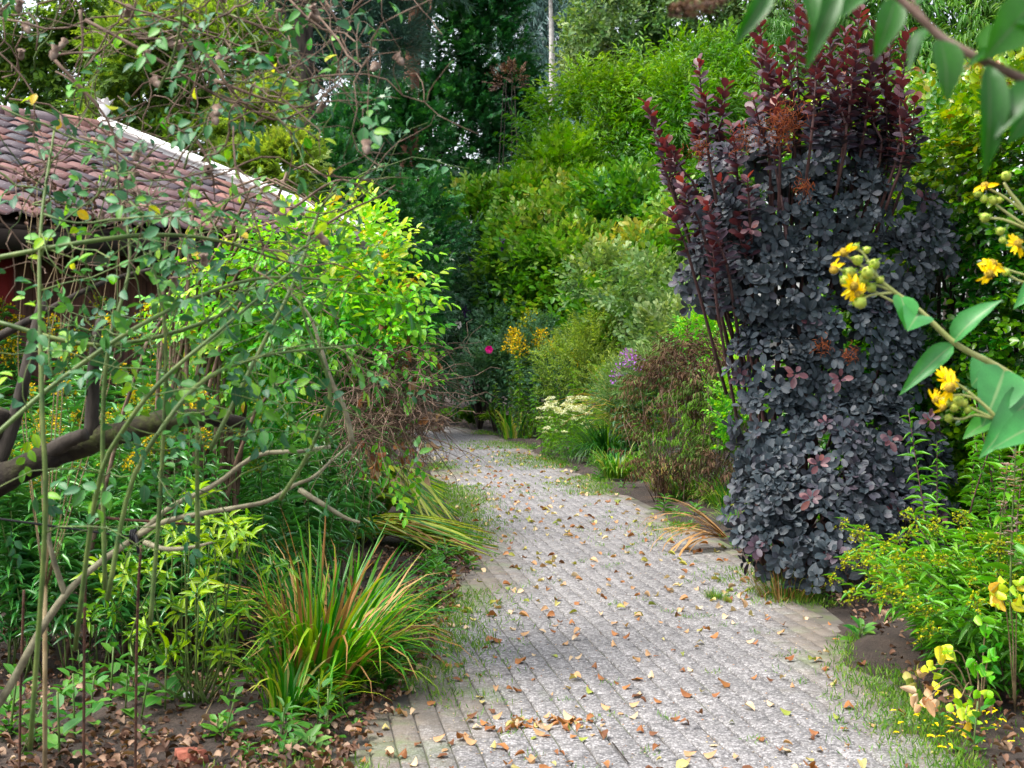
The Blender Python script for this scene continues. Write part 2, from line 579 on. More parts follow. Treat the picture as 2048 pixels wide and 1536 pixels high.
L_SILPH = leaf_mat('cup_plant_leaves', [(.035, .13, .05), (.065, .19, .06), (.11, .25, .065)], .42, .28, .45, patch=9, rib=(.17, .27, .11))
L_BUDNEAR = leaf_mat('butterfly_bush_leaves', [(.022, .075, .012), (.030, .10, .015), (.06, .14, .03)], .42, .42, .5, patch=9, rib=(.07, .14, .05))
PETAL = leaf_mat('yellow_petals', [(.78, .52, .004), (.85, .64, .006), (.88, .70, .03)], .5, .3, .3, patch=20, tcol=(1.2, 1.1, .5), hue=.5)
FLOWER_GOLD = leaf_mat('goldenrod_flowers', [(.28, .24, .03), (.50, .34, .012), (.70, .46, .01)], .6, .2, .2, patch=12, hue=.5)
FLOWER_BUD = leaf_mat('budding_flowers', [(.15, .20, .04), (.26, .29, .05), (.42, .38, .05)], .6, .2, .2, patch=12, hue=.5)
FLOWER_WHITE = leaf_mat('white_flowers', [(.34, .38, .2), (.5, .52, .36), (.62, .62, .5)], .6, .25, .2, patch=9, hue=.5)
FLOWER_PURPLE = leaf_mat('purple_flowers', [(.20, .08, .32), (.34, .16, .48), (.45, .28, .55)], .6, .25, .2, patch=9, hue=.5)
FLOWER_DARK = leaf_mat('dark_purple_flowers', [(.03, .015, .06), (.06, .03, .11)], .6, .1, .2, patch=9, hue=.5)
FLOWER_PINK = leaf_mat('pink_petals', [(.60, .03, .22), (.72, .08, .32)], .5, .25, .3, patch=9, hue=.5)
FLOWER_SPIKE = leaf_mat('spike_bracts', [(.16, .10, .10), (.28, .17, .18), (.16, .20, .08), (.34, .25, .26)], .6, .25, .3, patch=9, hue=.5)
PLUME = leaf_mat('smoke_plumes', [(.20, .08, .05), (.32, .15, .09), (.42, .26, .17)], .8, .3, .1, patch=6, hue=.5)
BUD_GREEN = plain('green_buds', [(.18, .27, .03), (.32, .40, .05), (.48, .50, .08)], 60, .5)
DISC = plain('flower_disc', [(.16, .10, .01), (.36, .24, .015), (.5, .36, .03)], 160, .8, .6)
SEED = plain('dried_seed_head', [(.07, .04, .03), (.16, .11, .08), (.34, .27, .22)], 60, .8)


def soil_mat():
    m, n, b, out = mat('soil')
    a = noise(n, 2.2, 8, .7)
    c = noise(n, 45, 4, .7)
    col = ramp(n, a.outputs['Fac'], [(.018, .012, .009), (.04, .027, .02), (.075, .05, .036)], [.3, .5, .7]).outputs[0]
    col = mixc(n, .6, col, ramp(n, c.outputs['Fac'], [(.4, .35, .32), (1.25, 1.2, 1.15)], [.3, .7]).outputs[0], 'MULTIPLY')
    n.links.new(col, b.inputs['Base Color'])
    b.inputs['Roughness'].default_value = .95
    bp = n.nodes.new('ShaderNodeBump')
    bp.inputs['Strength'].default_value = 1
    bp.inputs['Distance'].default_value = .03
    n.links.new(c.outputs['Fac'], bp.inputs['Height'])
    n.links.new(bp.outputs[0], b.inputs['Normal'])
    return m


def brick_mat():
    m, n, b, out = mat('exposed_aggregate_paver')
    pos = n.nodes.new('ShaderNodeNewGeometry').outputs['Position']
    vo = n.nodes.new('ShaderNodeTexVoronoi')
    vo.inputs['Scale'].default_value = 95
    n.links.new(pos, vo.inputs['Vector'])
    sep = n.nodes.new('ShaderNodeSeparateColor')
    n.links.new(vo.outputs['Color'], sep.inputs[0])
    stone = ramp(n, sep.outputs[0], [(.13, .126, .128), (.205, .20, .20), (.285, .278, .278), (.39, .38, .38)], [.1, .4, .7, 1.]).outputs[0]
    edge = mrange(n, vo.outputs['Distance'], .30, .62, 1., .62)
    col = mixc(n, 1., stone, edge, 'MULTIPLY')
    big = noise(n, 1.6, 4, .6)
    col = mixc(n, .8, col, ramp(n, big.outputs['Fac'], [(.74, .73, .74), (1.1, 1.08, 1.08)], [.35, .65]).outputs[0], 'MULTIPLY')
    ob = n.nodes.new('ShaderNodeAttribute')
    ob.attribute_type = 'OBJECT'
    ob.attribute_name = 'dirt'
    ge = n.nodes.new('ShaderNodeAttribute')
    ge.attribute_name = 'dirt'
    ad = n.nodes.new('ShaderNodeMath')
    n.links.new(ob.outputs['Fac'], ad.inputs[0])
    n.links.new(ge.outputs['Fac'], ad.inputs[1])
    dn = noise(n, 5, 5, .7)
    am = n.nodes.new('ShaderNodeMath')
    am.operation = 'MULTIPLY_ADD'
    n.links.new(dn.outputs['Fac'], am.inputs[0])
    am.inputs[1].default_value = 1.3
    am.inputs[2].default_value = -.72
    a2 = n.nodes.new('ShaderNodeMath')
    n.links.new(ad.outputs[0], a2.inputs[0])
    n.links.new(am.outputs[0], a2.inputs[1])
    k = mrange(n, a2.outputs[0], .05, .75, 0., .85)
    gm = noise(n, 2.4, 4, .6)
    grime = ramp(n, gm.outputs['Fac'], [(.10, .085, .07), (.14, .115, .09), (.10, .13, .05)], [.35, .5, .66]).outputs[0]
    col = mixc(n, k, col, grime)
    n.links.new(col, b.inputs['Base Color'])
    b.inputs['Roughness'].default_value = .8
    b.inputs['Specular IOR Level'].default_value = .35
    bp = n.nodes.new('ShaderNodeBump')
    bp.inputs['Strength'].default_value = .7
    bp.inputs['Distance'].default_value = .004
    n.links.new(vo.outputs['Distance'], bp.inputs['Height'])
    n.links.new(bp.outputs[0], b.inputs['Normal'])
    return m


def joint_mat():
    m, n, b, out = mat('mossy_joint_sand')
    a = noise(n, 1.3, 5, .65)
    c = noise(n, 60, 3, .7)
    col = ramp(n, a.outputs['Fac'], [(.075, .066, .056), (.11, .098, .08), (.09, .11, .045), (.11, .16, .045)], [.36, .5, .57, .68]).outputs[0]
    col = mixc(n, .5, col, c.outputs['Fac'], 'MULTIPLY')
    n.links.new(col, b.inputs['Base Color'])
    b.inputs['Roughness'].default_value = .95
    return m


def tile_mat():
    m, n, b, out = mat('clay_pantile')
    oi = n.nodes.new('ShaderNodeObjectInfo')
    co = n.nodes.new('ShaderNodeNewGeometry').outputs['Position']
    base = ramp(n, oi.outputs['Random'], [(.17, .080, .070), (.12, .066, .068), (.08, .060, .070), (.145, .075, .070), (.055, .050, .060), (.21, .095, .072), (.105, .064, .070), (.155, .082, .076)], interp='CONSTANT').outputs[0]
    nz = noise(n, 7, 6, .7, co)
    base = mixc(n, .7, base, ramp(n, nz.outputs['Fac'], [(.5, .5, .55), (1.3, 1.25, 1.25)], [.3, .7]).outputs[0], 'MULTIPLY')
    li = noise(n, 38, 3, .6, co)
    base = mixc(n, mrange(n, li.outputs['Fac'], .64, .70, 0, .7), base, (.42, .42, .40))
    n.links.new(base, b.inputs['Base Color'])
    b.inputs['Roughness'].default_value = .72
    return m


SOIL, BRICK, JOINT, TILE = soil_mat(), brick_mat(), joint_mat(), tile_mat()
PLANK = plain('dark_stained_plank', [(.035, .016, .011), (.085, .035, .022), (.14, .062, .04)], 6, .7, .3, stretch=(6, 6, .5))
WHITE = plain('white_paint', [(.70, .70, .69), (.8, .8, .79)], 6, .5)
DARKWOOD = plain('dark_timber', [(.010, .007, .006), (.025, .016, .012)], 6, .85)
REDPAINT = plain('dark_red_paint', [(.10, .008, .008), (.17, .014, .012)], 5, .5)
YELLOWPAINT = plain('ochre_paint', [(.50, .27, .03), (.62, .36, .05)], 4, .6)
PALEBLUE = plain('pale_grey_plastic', [(.36, .42, .47), (.45, .5, .54)], 6, .4)
RUST = plain('rusty_steel', [(.03, .014, .010), (.075, .035, .022), (.12, .055, .03)], 40, .75, .3, metal=.2)
CORDM = plain('black_cord', [(.006, .006, .008), (.016, .016, .018)], 60, .6)
CLAY = plain('red_clay_brick', [(.12, .035, .02), (.22, .065, .04), (.28, .10, .065)], 25, .9, .6)
STONE = plain('grey_stone', [(.14, .13, .12), (.26, .25, .23), (.36, .35, .33)], 9, .85, .5)
PAPER = plain('white_paper', [(.62, .62, .60), (.75, .75, .73)], 12, .7)

# ------------------------------------------------------------------ ground and brick path
PATH_Y = np.array([3.2, 5.38, 6.4, 7.2, 8.1, 10.3, 12.3, 14.6, 18.2, 22.0, 25.0, 27.5, 29.5])
PATH_L = np.array([-.60, -.72, -.60, -.52, -.50, -.36, -.52, -.62, -1.05, -1.7, -2.3, -2.9, -3.6])
PATH_R = np.array([1.45, 1.72, 1.78, 1.82, 1.90, 1.86, 1.62, 1.30, .82, .30, -.20, -.90, -1.9])


def path_lr(Y):
    return np.interp(Y, PATH_Y, PATH_L), np.interp(Y, PATH_Y, PATH_R)


def ground_sheet():
    gx = np.concatenate([np.linspace(-90, -8, 14), np.linspace(-7, -3.1, 20), np.linspace(-3, 3, 100), np.linspace(3.1, 7, 18), np.linspace(8, 90, 14)])
    gy = np.concatenate([np.linspace(-20, 2, 8), np.linspace(2.3, 12, 90), np.linspace(12.2, 34, 90), np.linspace(36, 160, 20)])
    X, Y = np.meshgrid(gx, gy)
    l, r = path_lr(Y)
    d = np.maximum(l - X, X - r)
    d = np.where((Y > 3) & (Y < 29.5), d, np.minimum(1.2, np.maximum(d, .3)))
    q = np.stack([X, Y, 0 * X], -1)
    bed = np.clip((d + .10 + .10 * wob(q, 3.1, 1.)) / .16, 0, 1)
    Z = -.030 + bed * (.048 + .03 * wob(q, 2.1) + .015 * wob(q, 7.0, 4.0)) * (np.abs(X) < 8)
    v = np.stack([X, Y, Z], -1).reshape(-1, 3)
    nx, ny = len(gx), len(gy)
    i = (np.arange(ny - 1)[:, None] * nx + np.arange(nx - 1)[None])
    f = np.stack([i, i + 1, i + nx + 1, i + nx], -1).reshape(-1, 4)
    o = link('ground', make_mesh('ground', v, [f], smooth=True), SOIL, kind='structure')
    o['label'] = 'dark soil of the garden beds beside the path'


def gz(x, y):
    """Approximate ground height for planting."""
    l, r = path_lr(y)
    d = max(l - x, x - r)
    return 0.0 if d < .1 else .018


ground_sheet()

# joint bed under the pavers
ys = np.linspace(3.2, 29.4, 90)
l, r = path_lr(ys)
v = np.concatenate([np.stack([l - .02, ys, np.full_like(ys, -.006)], -1), np.stack([r + .02, ys, np.full_like(ys, -.006)], -1)])
i = np.arange(len(ys) - 1)
path = link('brick_path', make_mesh('path_bed', v, [np.stack([i, i + len(ys), i + len(ys) + 1, i + 1], -1)]), JOINT, kind='structure')
path['label'] = 'curving path of small grey pavers with mossy joints'

BU, BV, GAP = .214, .107, .006
DIR = unit(np.array([(590 - CX) / F, 1.0]))
SID = np.array([DIR[1], -DIR[0]])
iu, iv = np.meshgrid(np.arange(-10, 150), np.arange(-40, 70))
iu, iv = iu.ravel(), iv.ravel()
cu = iu * BU + (iv % 2) * BU / 2
cv = iv * BV
cxy = cu[:, None] * DIR + cv[:, None] * SID + np.array([0, 3.0])
l, r = path_lr(cxy[:, 1])
edge = np.minimum(cxy[:, 0] - l, r - cxy[:, 0])
ok = (edge > .03 + .14 * rng.random(len(edge)) ** 2) & (cxy[:, 1] > 3.3) & (cxy[:, 1] < 29.2)
cxy, edge = cxy[ok], edge[ok]
q3 = np.concatenate([cxy, np.zeros((len(cxy), 1))], 1)
dirt = np.clip(.95 - edge / .52 + .40 * wob(q3, 1.3, 2.0), 0, 1) + .18 * np.clip(wob(q3, .8, 5.), 0, 1)
sink = np.where(rng.random(len(cxy)) < .03, -.004, 0)


def brick_geo():
    a, b2, c = BV / 2 - GAP / 2, BU / 2 - GAP / 2, .005
    v = []
    for z, s in ((-.05, 0), (-.005, 0), (0, c)):
        v += [(-a + s, -b2 + s, z), (a - s, -b2 + s, z), (a - s, b2 - s, z), (-a + s, b2 - s, z)]
    f = [(8, 9, 10, 11)]
    for k in (0, 4):
        f += [(k + i, k + (i + 1) % 4, k + 4 + (i + 1) % 4, k + 4 + i) for i in range(4)]
    return np.array(v), np.array(f)


bvv, bff = brick_geo()
bme = make_mesh('brick', bvv, [bff])
bme.materials.append(BRICK)
rz = math.atan2(-DIR[0], DIR[1])
px_ = CX + cxy[:, 0] / cxy[:, 1] * F
vis = (cxy[:, 1] > 5.15) & (px_ > -60) & (px_ < 2110)
near = np.nonzero(vis)[0]
near = near[np.argsort(cxy[near, 1])][:300]
isn = np.zeros(len(cxy), bool)
isn[near] = True
for k in near:
    o = bpy.data.objects.new('brick', bme)
    COL.objects.link(o)
    o.parent = path
    o.location = (cxy[k, 0], cxy[k, 1], .003 + sink[k] + random.uniform(-.0015, .002))
    o.rotation_euler = (random.gauss(0, .008), random.gauss(0, .006), rz + random.gauss(0, .009))
    o['dirt'] = float(dirt[k])
far = np.nonzero(~isn)[0]
R2 = np.array([[math.cos(rz), -math.sin(rz)], [math.sin(rz), math.cos(rz)]])
loc = bvv.copy()
tilt = rng.normal(size=(len(far), 2)) * .008
z = loc[None, :, 2] + .003 + sink[far][:, None] + tilt[:, :1] * loc[None, :, 0] + tilt[:, 1:] * loc[None, :, 1]
xy = (loc[:, :2] @ R2.T)[None] + cxy[far][:, None]
vv = np.concatenate([xy, z[..., None]], -1).reshape(-1, 3)
me = make_mesh('bricks_beyond', vv, [(bff[None] + (np.arange(len(far)) * len(bvv))[:, None, None]).reshape(-1, 4)])
at = me.attributes.new('dirt', 'FLOAT', 'FACE')
at.data.foreach_set('value', np.repeat(dirt[far], len(bff)).astype(np.float32))
link('brick_paving', me, BRICK, path, kind='stuff')

# ------------------------------------------------------------------ garden shed with a pantile roof
EYE = np.array([0, 0, EH])
shed_C = P(735, 487, 11.8)
e = np.array([-.643, -.766, 0.])
p_ = np.array([-.766, .643, 0.])
run, rise = 3.78, 1.30
sl = math.hypot(run, rise)
up_s = unit(p_ * run + np.array([0, 0, rise]))
nrm = unit(np.cross(up_s, -e) * (1 if np.cross(up_s, -e)[2] > 0 else -1))
base = np.array([shed_C[0], shed_C[1], 0.])
shed = thing('garden_shed', 'dark plank shed with a weathered red pantile roof behind the rose', 'shed', base)
LEN = 4.9


def boxmesh(name, o, ax, ay, az, sx, sy, sz, bev=0.0):
    """Box from corner o spanning sx,sy,sz along unit axes."""
    c = [o + ax * sx * i + ay * sy * j + az * sz * k for i in (0, 1) for j in (0, 1) for k in (0, 1)]
    f = [(0, 1, 3, 2), (4, 6, 7, 5), (0, 4, 5, 1), (2, 3, 7, 6), (0, 2, 6, 4), (1, 5, 7, 3)]
    return make_mesh(name, np.array(c), [np.array(f)])


ZU = np.array([0, 0, 1.])
lo = tuple(-base)
# roof deck, boarded underside
link('roof_deck', boxmesh('roof_deck', shed_C - nrm * .10, e, up_s, nrm, LEN, sl, .05), DARKWOOD, shed, lo)
back = unit(p_ * run - np.array([0, 0, rise]))
rid = shed_C + up_s * sl
nb = unit(np.cross(back, e)); nb = nb * (1 if nb[2] > 0 else -1)
link('rear_roof', boxmesh('rear_roof', rid - nb * .06, e, back, nb, LEN, sl, .05), DARKWOOD, shed, lo)
# tiles
TW, TE, TL = .205, .335, .40


def tile_geo():
    xs = np.array([0, .03, .065, .10, .135, .165, .19, .225])
    zs = np.array([.003, .020, .033, .031, .017, .004, 0., .007])
    v, f = [], []
    for y, dz in ((0, .030), (TL, .004)):
        for x, z in zip(xs, zs):
            v.append((x, y, z + dz))
    n = len(xs)
    for k in range(n - 1):
        f.append((k, k + 1, n + k + 1, n + k))
    m = len(v)
    for x, z in zip(xs, zs):
        v.append((x, .001, z + .030 - .014))
    for k in range(n - 1):
        f.append((m + k, m + k + 1, k + 1, k))
    return np.array(v), np.array(f)


tv, tf = tile_geo()
tme = make_mesh('roof_tile', tv, [tf], smooth=False)
tme.materials.append(TILE)
ncol, nrow = int(LEN / TW), int(sl / TE) + 1
for c in range(ncol):
    for rr in range(nrow):
        o = bpy.data.objects.new('roof_tile', tme)
        COL.objects.link(o)
        o.parent = shed
        y0 = rr * TE - .06
        pos = shed_C + e * (LEN - (c * TW) - .0) + up_s * y0 + nrm * random.uniform(-.002, .006) - base
        pos = shed_C + e * ((c + 1) * TW + .03) + up_s * y0 + nrm * random.uniform(-.002, .006) - base
        M = np.eye(4)
        a = random.gauss(0, .012)
        X = -e * math.cos(a) + up_s * math.sin(a)
        Yv = up_s * math.cos(a) + e * math.sin(a)
        s2 = (sl + .05 - y0) / TL if rr == nrow - 1 else 1
        M[:3, 0], M[:3, 1], M[:3, 2], M[:3, 3] = X, Yv * min(1, s2), nrm, pos
        o.matrix_basis = Matrix(M.tolist())
# verge board, white
link('verge_board', boxmesh('verge_board', shed_C - e * .07 - up_s * .14 - nrm * .13, e, up_s, nrm, .05, sl + .16, .20), WHITE, shed, lo)
link('verge_cap', boxmesh('verge_cap', shed_C - e * .075 - up_s * .14 + nrm * .073, e, up_s, nrm, .11, sl + .18, .055), WHITE, shed, lo)
link('eave_board', boxmesh('eave_board', shed_C - up_s * .02 - nrm * .22 + e * .02, e, up_s, nrm, LEN, .03, .14), DARKWOOD, shed, lo)
# ridge tiles
for k in range(int(LEN / .34)):
    t = Tubes()
    a = rid + e * (k * .34 + .08) + ZU * .0
    t.add([a, a + e * .37], [.105, .118], 10)
    o = t.build('ridge_tile', TILE, shed, lo)
# finial: fan-shaped foot, ball and leafed bud
fin = rid - e * .02 + ZU * .06


def lathe(prof, sides=12, c=np.zeros(3), sx=1., sy=1.):
    v, f = [], []
    for r_, z_ in prof:
        for k in range(sides):
            a = k * 2 * math.pi / sides
            v.append((c[0] + math.cos(a) * r_ * sx, c[1] + math.sin(a) * r_ * sy, c[2] + z_))
    for i_ in range(len(prof) - 1):
        for k in range(sides):
            k2 = (k + 1) % sides
            f.append((i_ * sides + k, i_ * sides + k2, (i_ + 1) * sides + k2, (i_ + 1) * sides + k))
    return np.array(v), np.array(f)


fv, ff = lathe([(r_ * .5, z_ * .46) for r_, z_ in ((.002, 0), (.16, .0), (.17, .06), (.13, .14), (.06, .19), (.05, .22), (.09, .26), (.12, .33), (.10, .42), (.11, .50), (.05, .56), (.002, .58))], 12, fin)
finial = link('finial', make_mesh('finial', fv, [ff], smooth=True), WHITE, shed, lo)
lv = Leaves('oval')
an = np.arange(6) * math.pi / 3
lv.add(fin + np.stack([np.cos(an) * .035, np.sin(an) * .035, 0 * an + .17], -1), np.stack([np.cos(an) * .5, np.sin(an) * .5, 0 * an + 1], -1), np.stack([-np.cos(an), -np.sin(an), 0 * an + .4], -1), .12, .065, .5)
lv.build('finial_petal', WHITE, finial)
# walls set back under the eave
wo = base + p_ * .55 + e * .35
wh = shed_C[2] + .55 * rise / run - .12
npl = int((LEN - .4) / .16)
for k in range(npl):
    if 16 <= k <= 20:
        continue
    link('plank', boxmesh('plank', wo + e * (k * .16) + p_ * random.uniform(0, .012), e, p_, ZU, .153, .022, wh), PLANK, shed, lo)
link('gable_wall', boxmesh('gable_wall', wo + p_ * .03, p_, -e, ZU, 6.2, .03, wh), PLANK, shed, lo)
link('inner_wall', boxmesh('inner_wall', wo + p_ * .05, e, p_, ZU, LEN - .4, .03, wh), DARKWOOD, shed, lo)
gv = [wo + p_ * .04 + ZU * wh, wo + p_ * 6.1 + ZU * wh, wo + p_ * 3.2 + ZU * (wh + 1.05)]
link('gable', make_mesh('gable', np.array(gv), [np.array([[0, 1, 2]])]), PLANK, shed, lo)
link('door_post', boxmesh('door_post', wo + e * 2.56 - p_ * .03, e, p_, ZU, .12, .08, wh), REDPAINT, shed, lo)
link('door', boxmesh('door', wo + e * 2.69 + p_ * .01, e, p_, ZU, .64, .03, wh - .15), YELLOWPAINT, shed, lo)
# pale box lamp on the wall
lpz = wo + e * (11.5 * .16) - p_ * .12 + ZU * (wh - .33)
lamp = thing('wall_lamp', 'small pale blue-grey lamp box fixed to the dark plank wall', 'lamp', tuple(lpz))
lb = boxmesh('lamp_housing', np.zeros(3), e, p_, ZU, .15, .10, .11)
link('lamp_housing', lb, PALEBLUE, lamp)
link('lamp_visor', boxmesh('lamp_visor', -p_ * .04 - e * .01 + ZU * .112, e, p_, ZU, .17, .15, .012), PALEBLUE, lamp)

# ------------------------------------------------------------------ trees and shrubs behind
SP_BROAD = [sprig(9, .42, .13, .075, 60) for _ in range(4)]
SP_OAK = [sprig(10, .40, .13, .075, 62, radial=True) for _ in range(4)]
SP_LANCE = [sprig(10, .45, .13, .034, 50, droop=.35) for _ in range(4)]
SP_WILLOW = [sprig(12, .5, .14, .030, 55, droop=.6) for _ in range(4)]
SP_MAPLE = [sprig(8, .35, .12, .12, 60) for _ in range(4)]
SP_NEEDLE = [sprig(30, .30, .13, .011, 48, radial=True, taper=.1) for _ in range(3)]
SP_CEDAR = [sprig(26, .75, .15, .012, 28, radial=True, droop=.15, taper=.1) for _ in range(3)]
SP_FAR = [sprig(7, .7, .28, .17, 60, radial=True) for _ in range(4)]


def limbs(tb, base, lobes, n, r0, sides=6):
    for _ in range(n):
        L = lobes[rng.integers(len(lobes))]
        tip = np.array(L[:3]) + rand_unit(1)[0] * np.array(L[3:6]) * .6
        mid = base + (tip - base) * np.array([.35, .35, .55]) + rng.normal(size=3) * .12 * np.linalg.norm(tip - base) * .5
        tb.add(spline([base, mid, tip], 9), [r0, r0 * .65, r0 * .2], sides)


def plant(name, label, cat, rows, n, sprigs, shape, m, base_px=None, base=None, bark=BARK, scale=1., tint=.45, tvar=.18, lift=.35, out=1., gravity=0.,
          limb=0, r0=.05, inner=.55, clump=.0, cf=1.5, group=None, parts=0, part_name='leaf', fol='crown', top_tint=.25, back=.25, jit=.2, trunk=None, low=-.7, merge=.72, droopdir=0.):
    lobes = px_lobes(rows) if rows and len(rows[0]) < 7 and rows[0][0] > -1e4 else rows
    la = np.array(lobes)
    if base is None:
        b = np.array([la[:, 0].mean(), la[:, 1].mean(), 0.])
        if base_px:
            b = np.array([(base_px[0] - CX) / F * base_px[1], base_px[1], 0.])
    else:
        b = np.array(base, float)
    t = thing(name, label, cat, tuple(b), group)
    lo_ = tuple(-b)
    tb = Tubes()
    if trunk is not None:
        tb.add(spline(trunk[0], 10), trunk[1], 9, .05)
    if limb:
        limbs(tb, b if trunk is None else np.array(trunk[0][-1]), lobes, limb, r0)
    if tb.v:
        tb.build('trunk' if trunk is not None else 'stems', bark, t, lo_)
    pos, d = shell(lobes, n, inner, back, low, clump, cf, merge)
    dirn = unit(d * out + np.array([0, 0, lift]) + rng.normal(size=d.shape) * .35 - np.array([0, 0, droopdir]))
    up = unit(d * .8 + np.array([0, -.15, .7]) + rng.normal(size=d.shape) * .2)
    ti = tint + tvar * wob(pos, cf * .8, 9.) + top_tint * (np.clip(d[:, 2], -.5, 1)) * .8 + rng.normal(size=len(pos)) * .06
    c = Leaves(shape)
    place(c, sprigs, pos, dirn, up, scale * rng.uniform(.75, 1.2, len(pos)), ti, jit, gravity)
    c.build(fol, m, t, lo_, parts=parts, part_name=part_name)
    return t


# far wood, one mass
def far_wood():
    rows = []
    for px in range(-350, 2500, 130):
        for py in range(-420, 760, 150):
            if 1010 < px < 1190 and py < 200:
                continue
            rows.append((px + random.uniform(-40, 40), py + random.uniform(-40, 40), 58 + random.uniform(-3, 5), 105, 115))
    lob = px_lobes(rows)
    pos, d = shell(lob, 11500, .4, .3, clump=.25, cf=.5)
    sky_gap = np.abs((CX + pos[:, 0] / pos[:, 1] * F) - 1098) < 24
    py = HY - (pos[:, 2] - EH) / pos[:, 1] * F
    keep = ~(sky_gap & (py > 20) & (py < 170)) & ~((py < 120) & (wob(pos, .9, 5.) > .72))
    pos, d = pos[keep], d[keep]
    c = Leaves('oval')
    place(c, SP_FAR, pos, unit(d + [0, 0, .3]), unit(d + [0, 0, .8]), rng.uniform(.9, 1.5, len(pos)), .35 + .3 * wob(pos, .3), .3)
    o = c.build('woods', L_WOOD)
    o['label'] = 'dark wood of tall trees far behind the garden'


far_wood()


def trunk_px(rows):
    return [P(*r) for r in rows]


def gp(px, Y):
    return np.array([(px - CX) / F * Y, Y, 0.])


plant('cedar_tree', 'blue-green weeping conifer beyond the shrubs, with hanging strands', 'tree',
      [(1045, 40, 50, 34, 110), (1052, 190, 49, 34, 120), (1165, 30, 51, 40, 110), (1178, 160, 50, 36, 110), (1080, 255, 48, 45, 55), (1020, -60, 50, 60, 90), (1200, -80, 50, 70, 90)],
      2300, SP_CEDAR, 'needle', L_CEDAR, base_px=(1075, 50), bark=BARK, scale=2.3, lift=-.4, droopdir=.9, limb=8, r0=.12, clump=.2, cf=.8, trunk=(trunk_px([(1072, 781, 50), (1070, 400, 50), (1068, -120, 50)]), [.3, .2, .1]), gravity=.5)
plant('birch_tree', 'slender tree with a pale bare trunk against the white sky', 'tree', [(1110, -90, 46, 60, 60), (1150, -40, 46, 50, 50)], 260, SP_LANCE, 'lance', L_OAK,
      base_px=(1102, 46), bark=BARK_PALE, scale=1.8, limb=6, r0=.05, trunk=(trunk_px([(1102, 789, 46), (1101, 400, 46), (1104, 150, 46), (1100, -60, 46)]), [.13, .12, .10, .05]))
plant('oak_tree', 'pale green oak with dark crooked limbs behind the tall shrub', 'tree',
      [(1230, 60, 41, 80, 90), (1370, 50, 41, 95, 80), (1470, 150, 41, 90, 90), (1270, 170, 41, 110, 50), (1180, 140, 42, 45, 70), (1420, -60, 41, 150, 70), (1560, 60, 41, 90, 100)],
      2300, SP_OAK, 'oak', L_OAK, base_px=(1480, 41), scale=1.55, tint=.55, clump=.42, cf=1.0, limb=14, r0=.16, inner=.35,
      trunk=(trunk_px([(1490, 801, 41), (1490, 500, 41), (1470, 230, 41)]), [.4, .34, .28]))
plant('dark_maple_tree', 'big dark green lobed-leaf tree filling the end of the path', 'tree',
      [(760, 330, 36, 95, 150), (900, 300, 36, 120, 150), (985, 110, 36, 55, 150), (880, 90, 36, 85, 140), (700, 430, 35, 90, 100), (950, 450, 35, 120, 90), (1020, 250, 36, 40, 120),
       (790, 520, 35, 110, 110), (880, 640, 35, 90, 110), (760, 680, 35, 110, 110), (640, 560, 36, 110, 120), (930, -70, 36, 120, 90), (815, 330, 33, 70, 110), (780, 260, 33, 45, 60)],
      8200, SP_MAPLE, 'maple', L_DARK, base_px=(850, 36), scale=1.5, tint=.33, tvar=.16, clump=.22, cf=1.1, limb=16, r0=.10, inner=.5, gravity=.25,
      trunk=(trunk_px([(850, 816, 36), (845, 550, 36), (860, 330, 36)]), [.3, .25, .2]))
plant('pine_tree', 'blue-green pine with a reddish scaly trunk', 'tree',
      [(680, 30, 30, 100, 65), (765, 70, 30, 65, 65), (640, 90, 30, 60, 45), (720, 125, 30, 95, 38), (600, 20, 30, 70, 60), (790, -60, 30, 150, 70), (560, 100, 31, 60, 60)],
      2300, SP_NEEDLE, 'needle', L_PINE, base_px=(824, 33.5), bark=BARK_RED, scale=1.7, tint=.45, tvar=.3, clump=.2, cf=1.5, limb=9, r0=.06,
      trunk=(trunk_px([(812, 826, 33.5), (818, 350, 33.5), (822, 160, 33.5), (832, 40, 33.5), (834, -150, 33.5)]), [.26, .22, .19, .17, .15]))
plant('beech_tree', 'tall tree with a smooth dark grey trunk behind the yellow-green maple', 'tree', [(610, -190, 27, 200, 90), (480, -170, 28, 120, 90), (760, -200, 28, 160, 90)], 900, SP_BROAD, 'oval', L_DARK,
      base_px=(612, 27), scale=1.4, limb=8, r0=.10, trunk=(trunk_px([(616, 858, 27), (614, 500, 27), (611, 250, 27), (606, 60, 27), (604, -150, 27)]), [.25, .22, .21, .20, .18]))
plant('larch_tree', 'thin brown-barked tree trunk above the maple crown', 'tree', [(490, -160, 25, 90, 70)], 250, SP_NEEDLE, 'needle', L_PINE, base_px=(486, 25), bark=BARK_RED, scale=1.4, limb=4, r0=.05,
      trunk=(trunk_px([(480, 872, 25), (484, 400, 25), (486, 50, 25), (490, -140, 25)]), [.13, .12, .11, .1]))
plant('withered_branch_tree', 'thin bush with sparse dry brown leaves amid the dark green tree', 'shrub', [(1018, 160, 34, 32, 26)], 70, SP_BROAD, 'oval', L_LITTER, base_px=(985, 34),
      scale=.5, tint=.2, limb=5, r0=.03)
plant('holly_tree', 'dark glossy evergreen beside the shed gable', 'tree', [(700, 300, 24, 60, 90), (660, 420, 23, 75, 110), (740, 470, 24, 80, 100), (690, 600, 23, 100, 120), (800, 600, 25, 70, 120), (760, 730, 25, 90, 90), (860, 730, 29, 60, 70), (850, 500, 26, 50, 120)], 2600, SP_MAPLE, 'maple', L_DARK,
      base_px=(700, 24), scale=1.05, tint=.28, clump=.2, limb=6, r0=.05, gravity=.2)
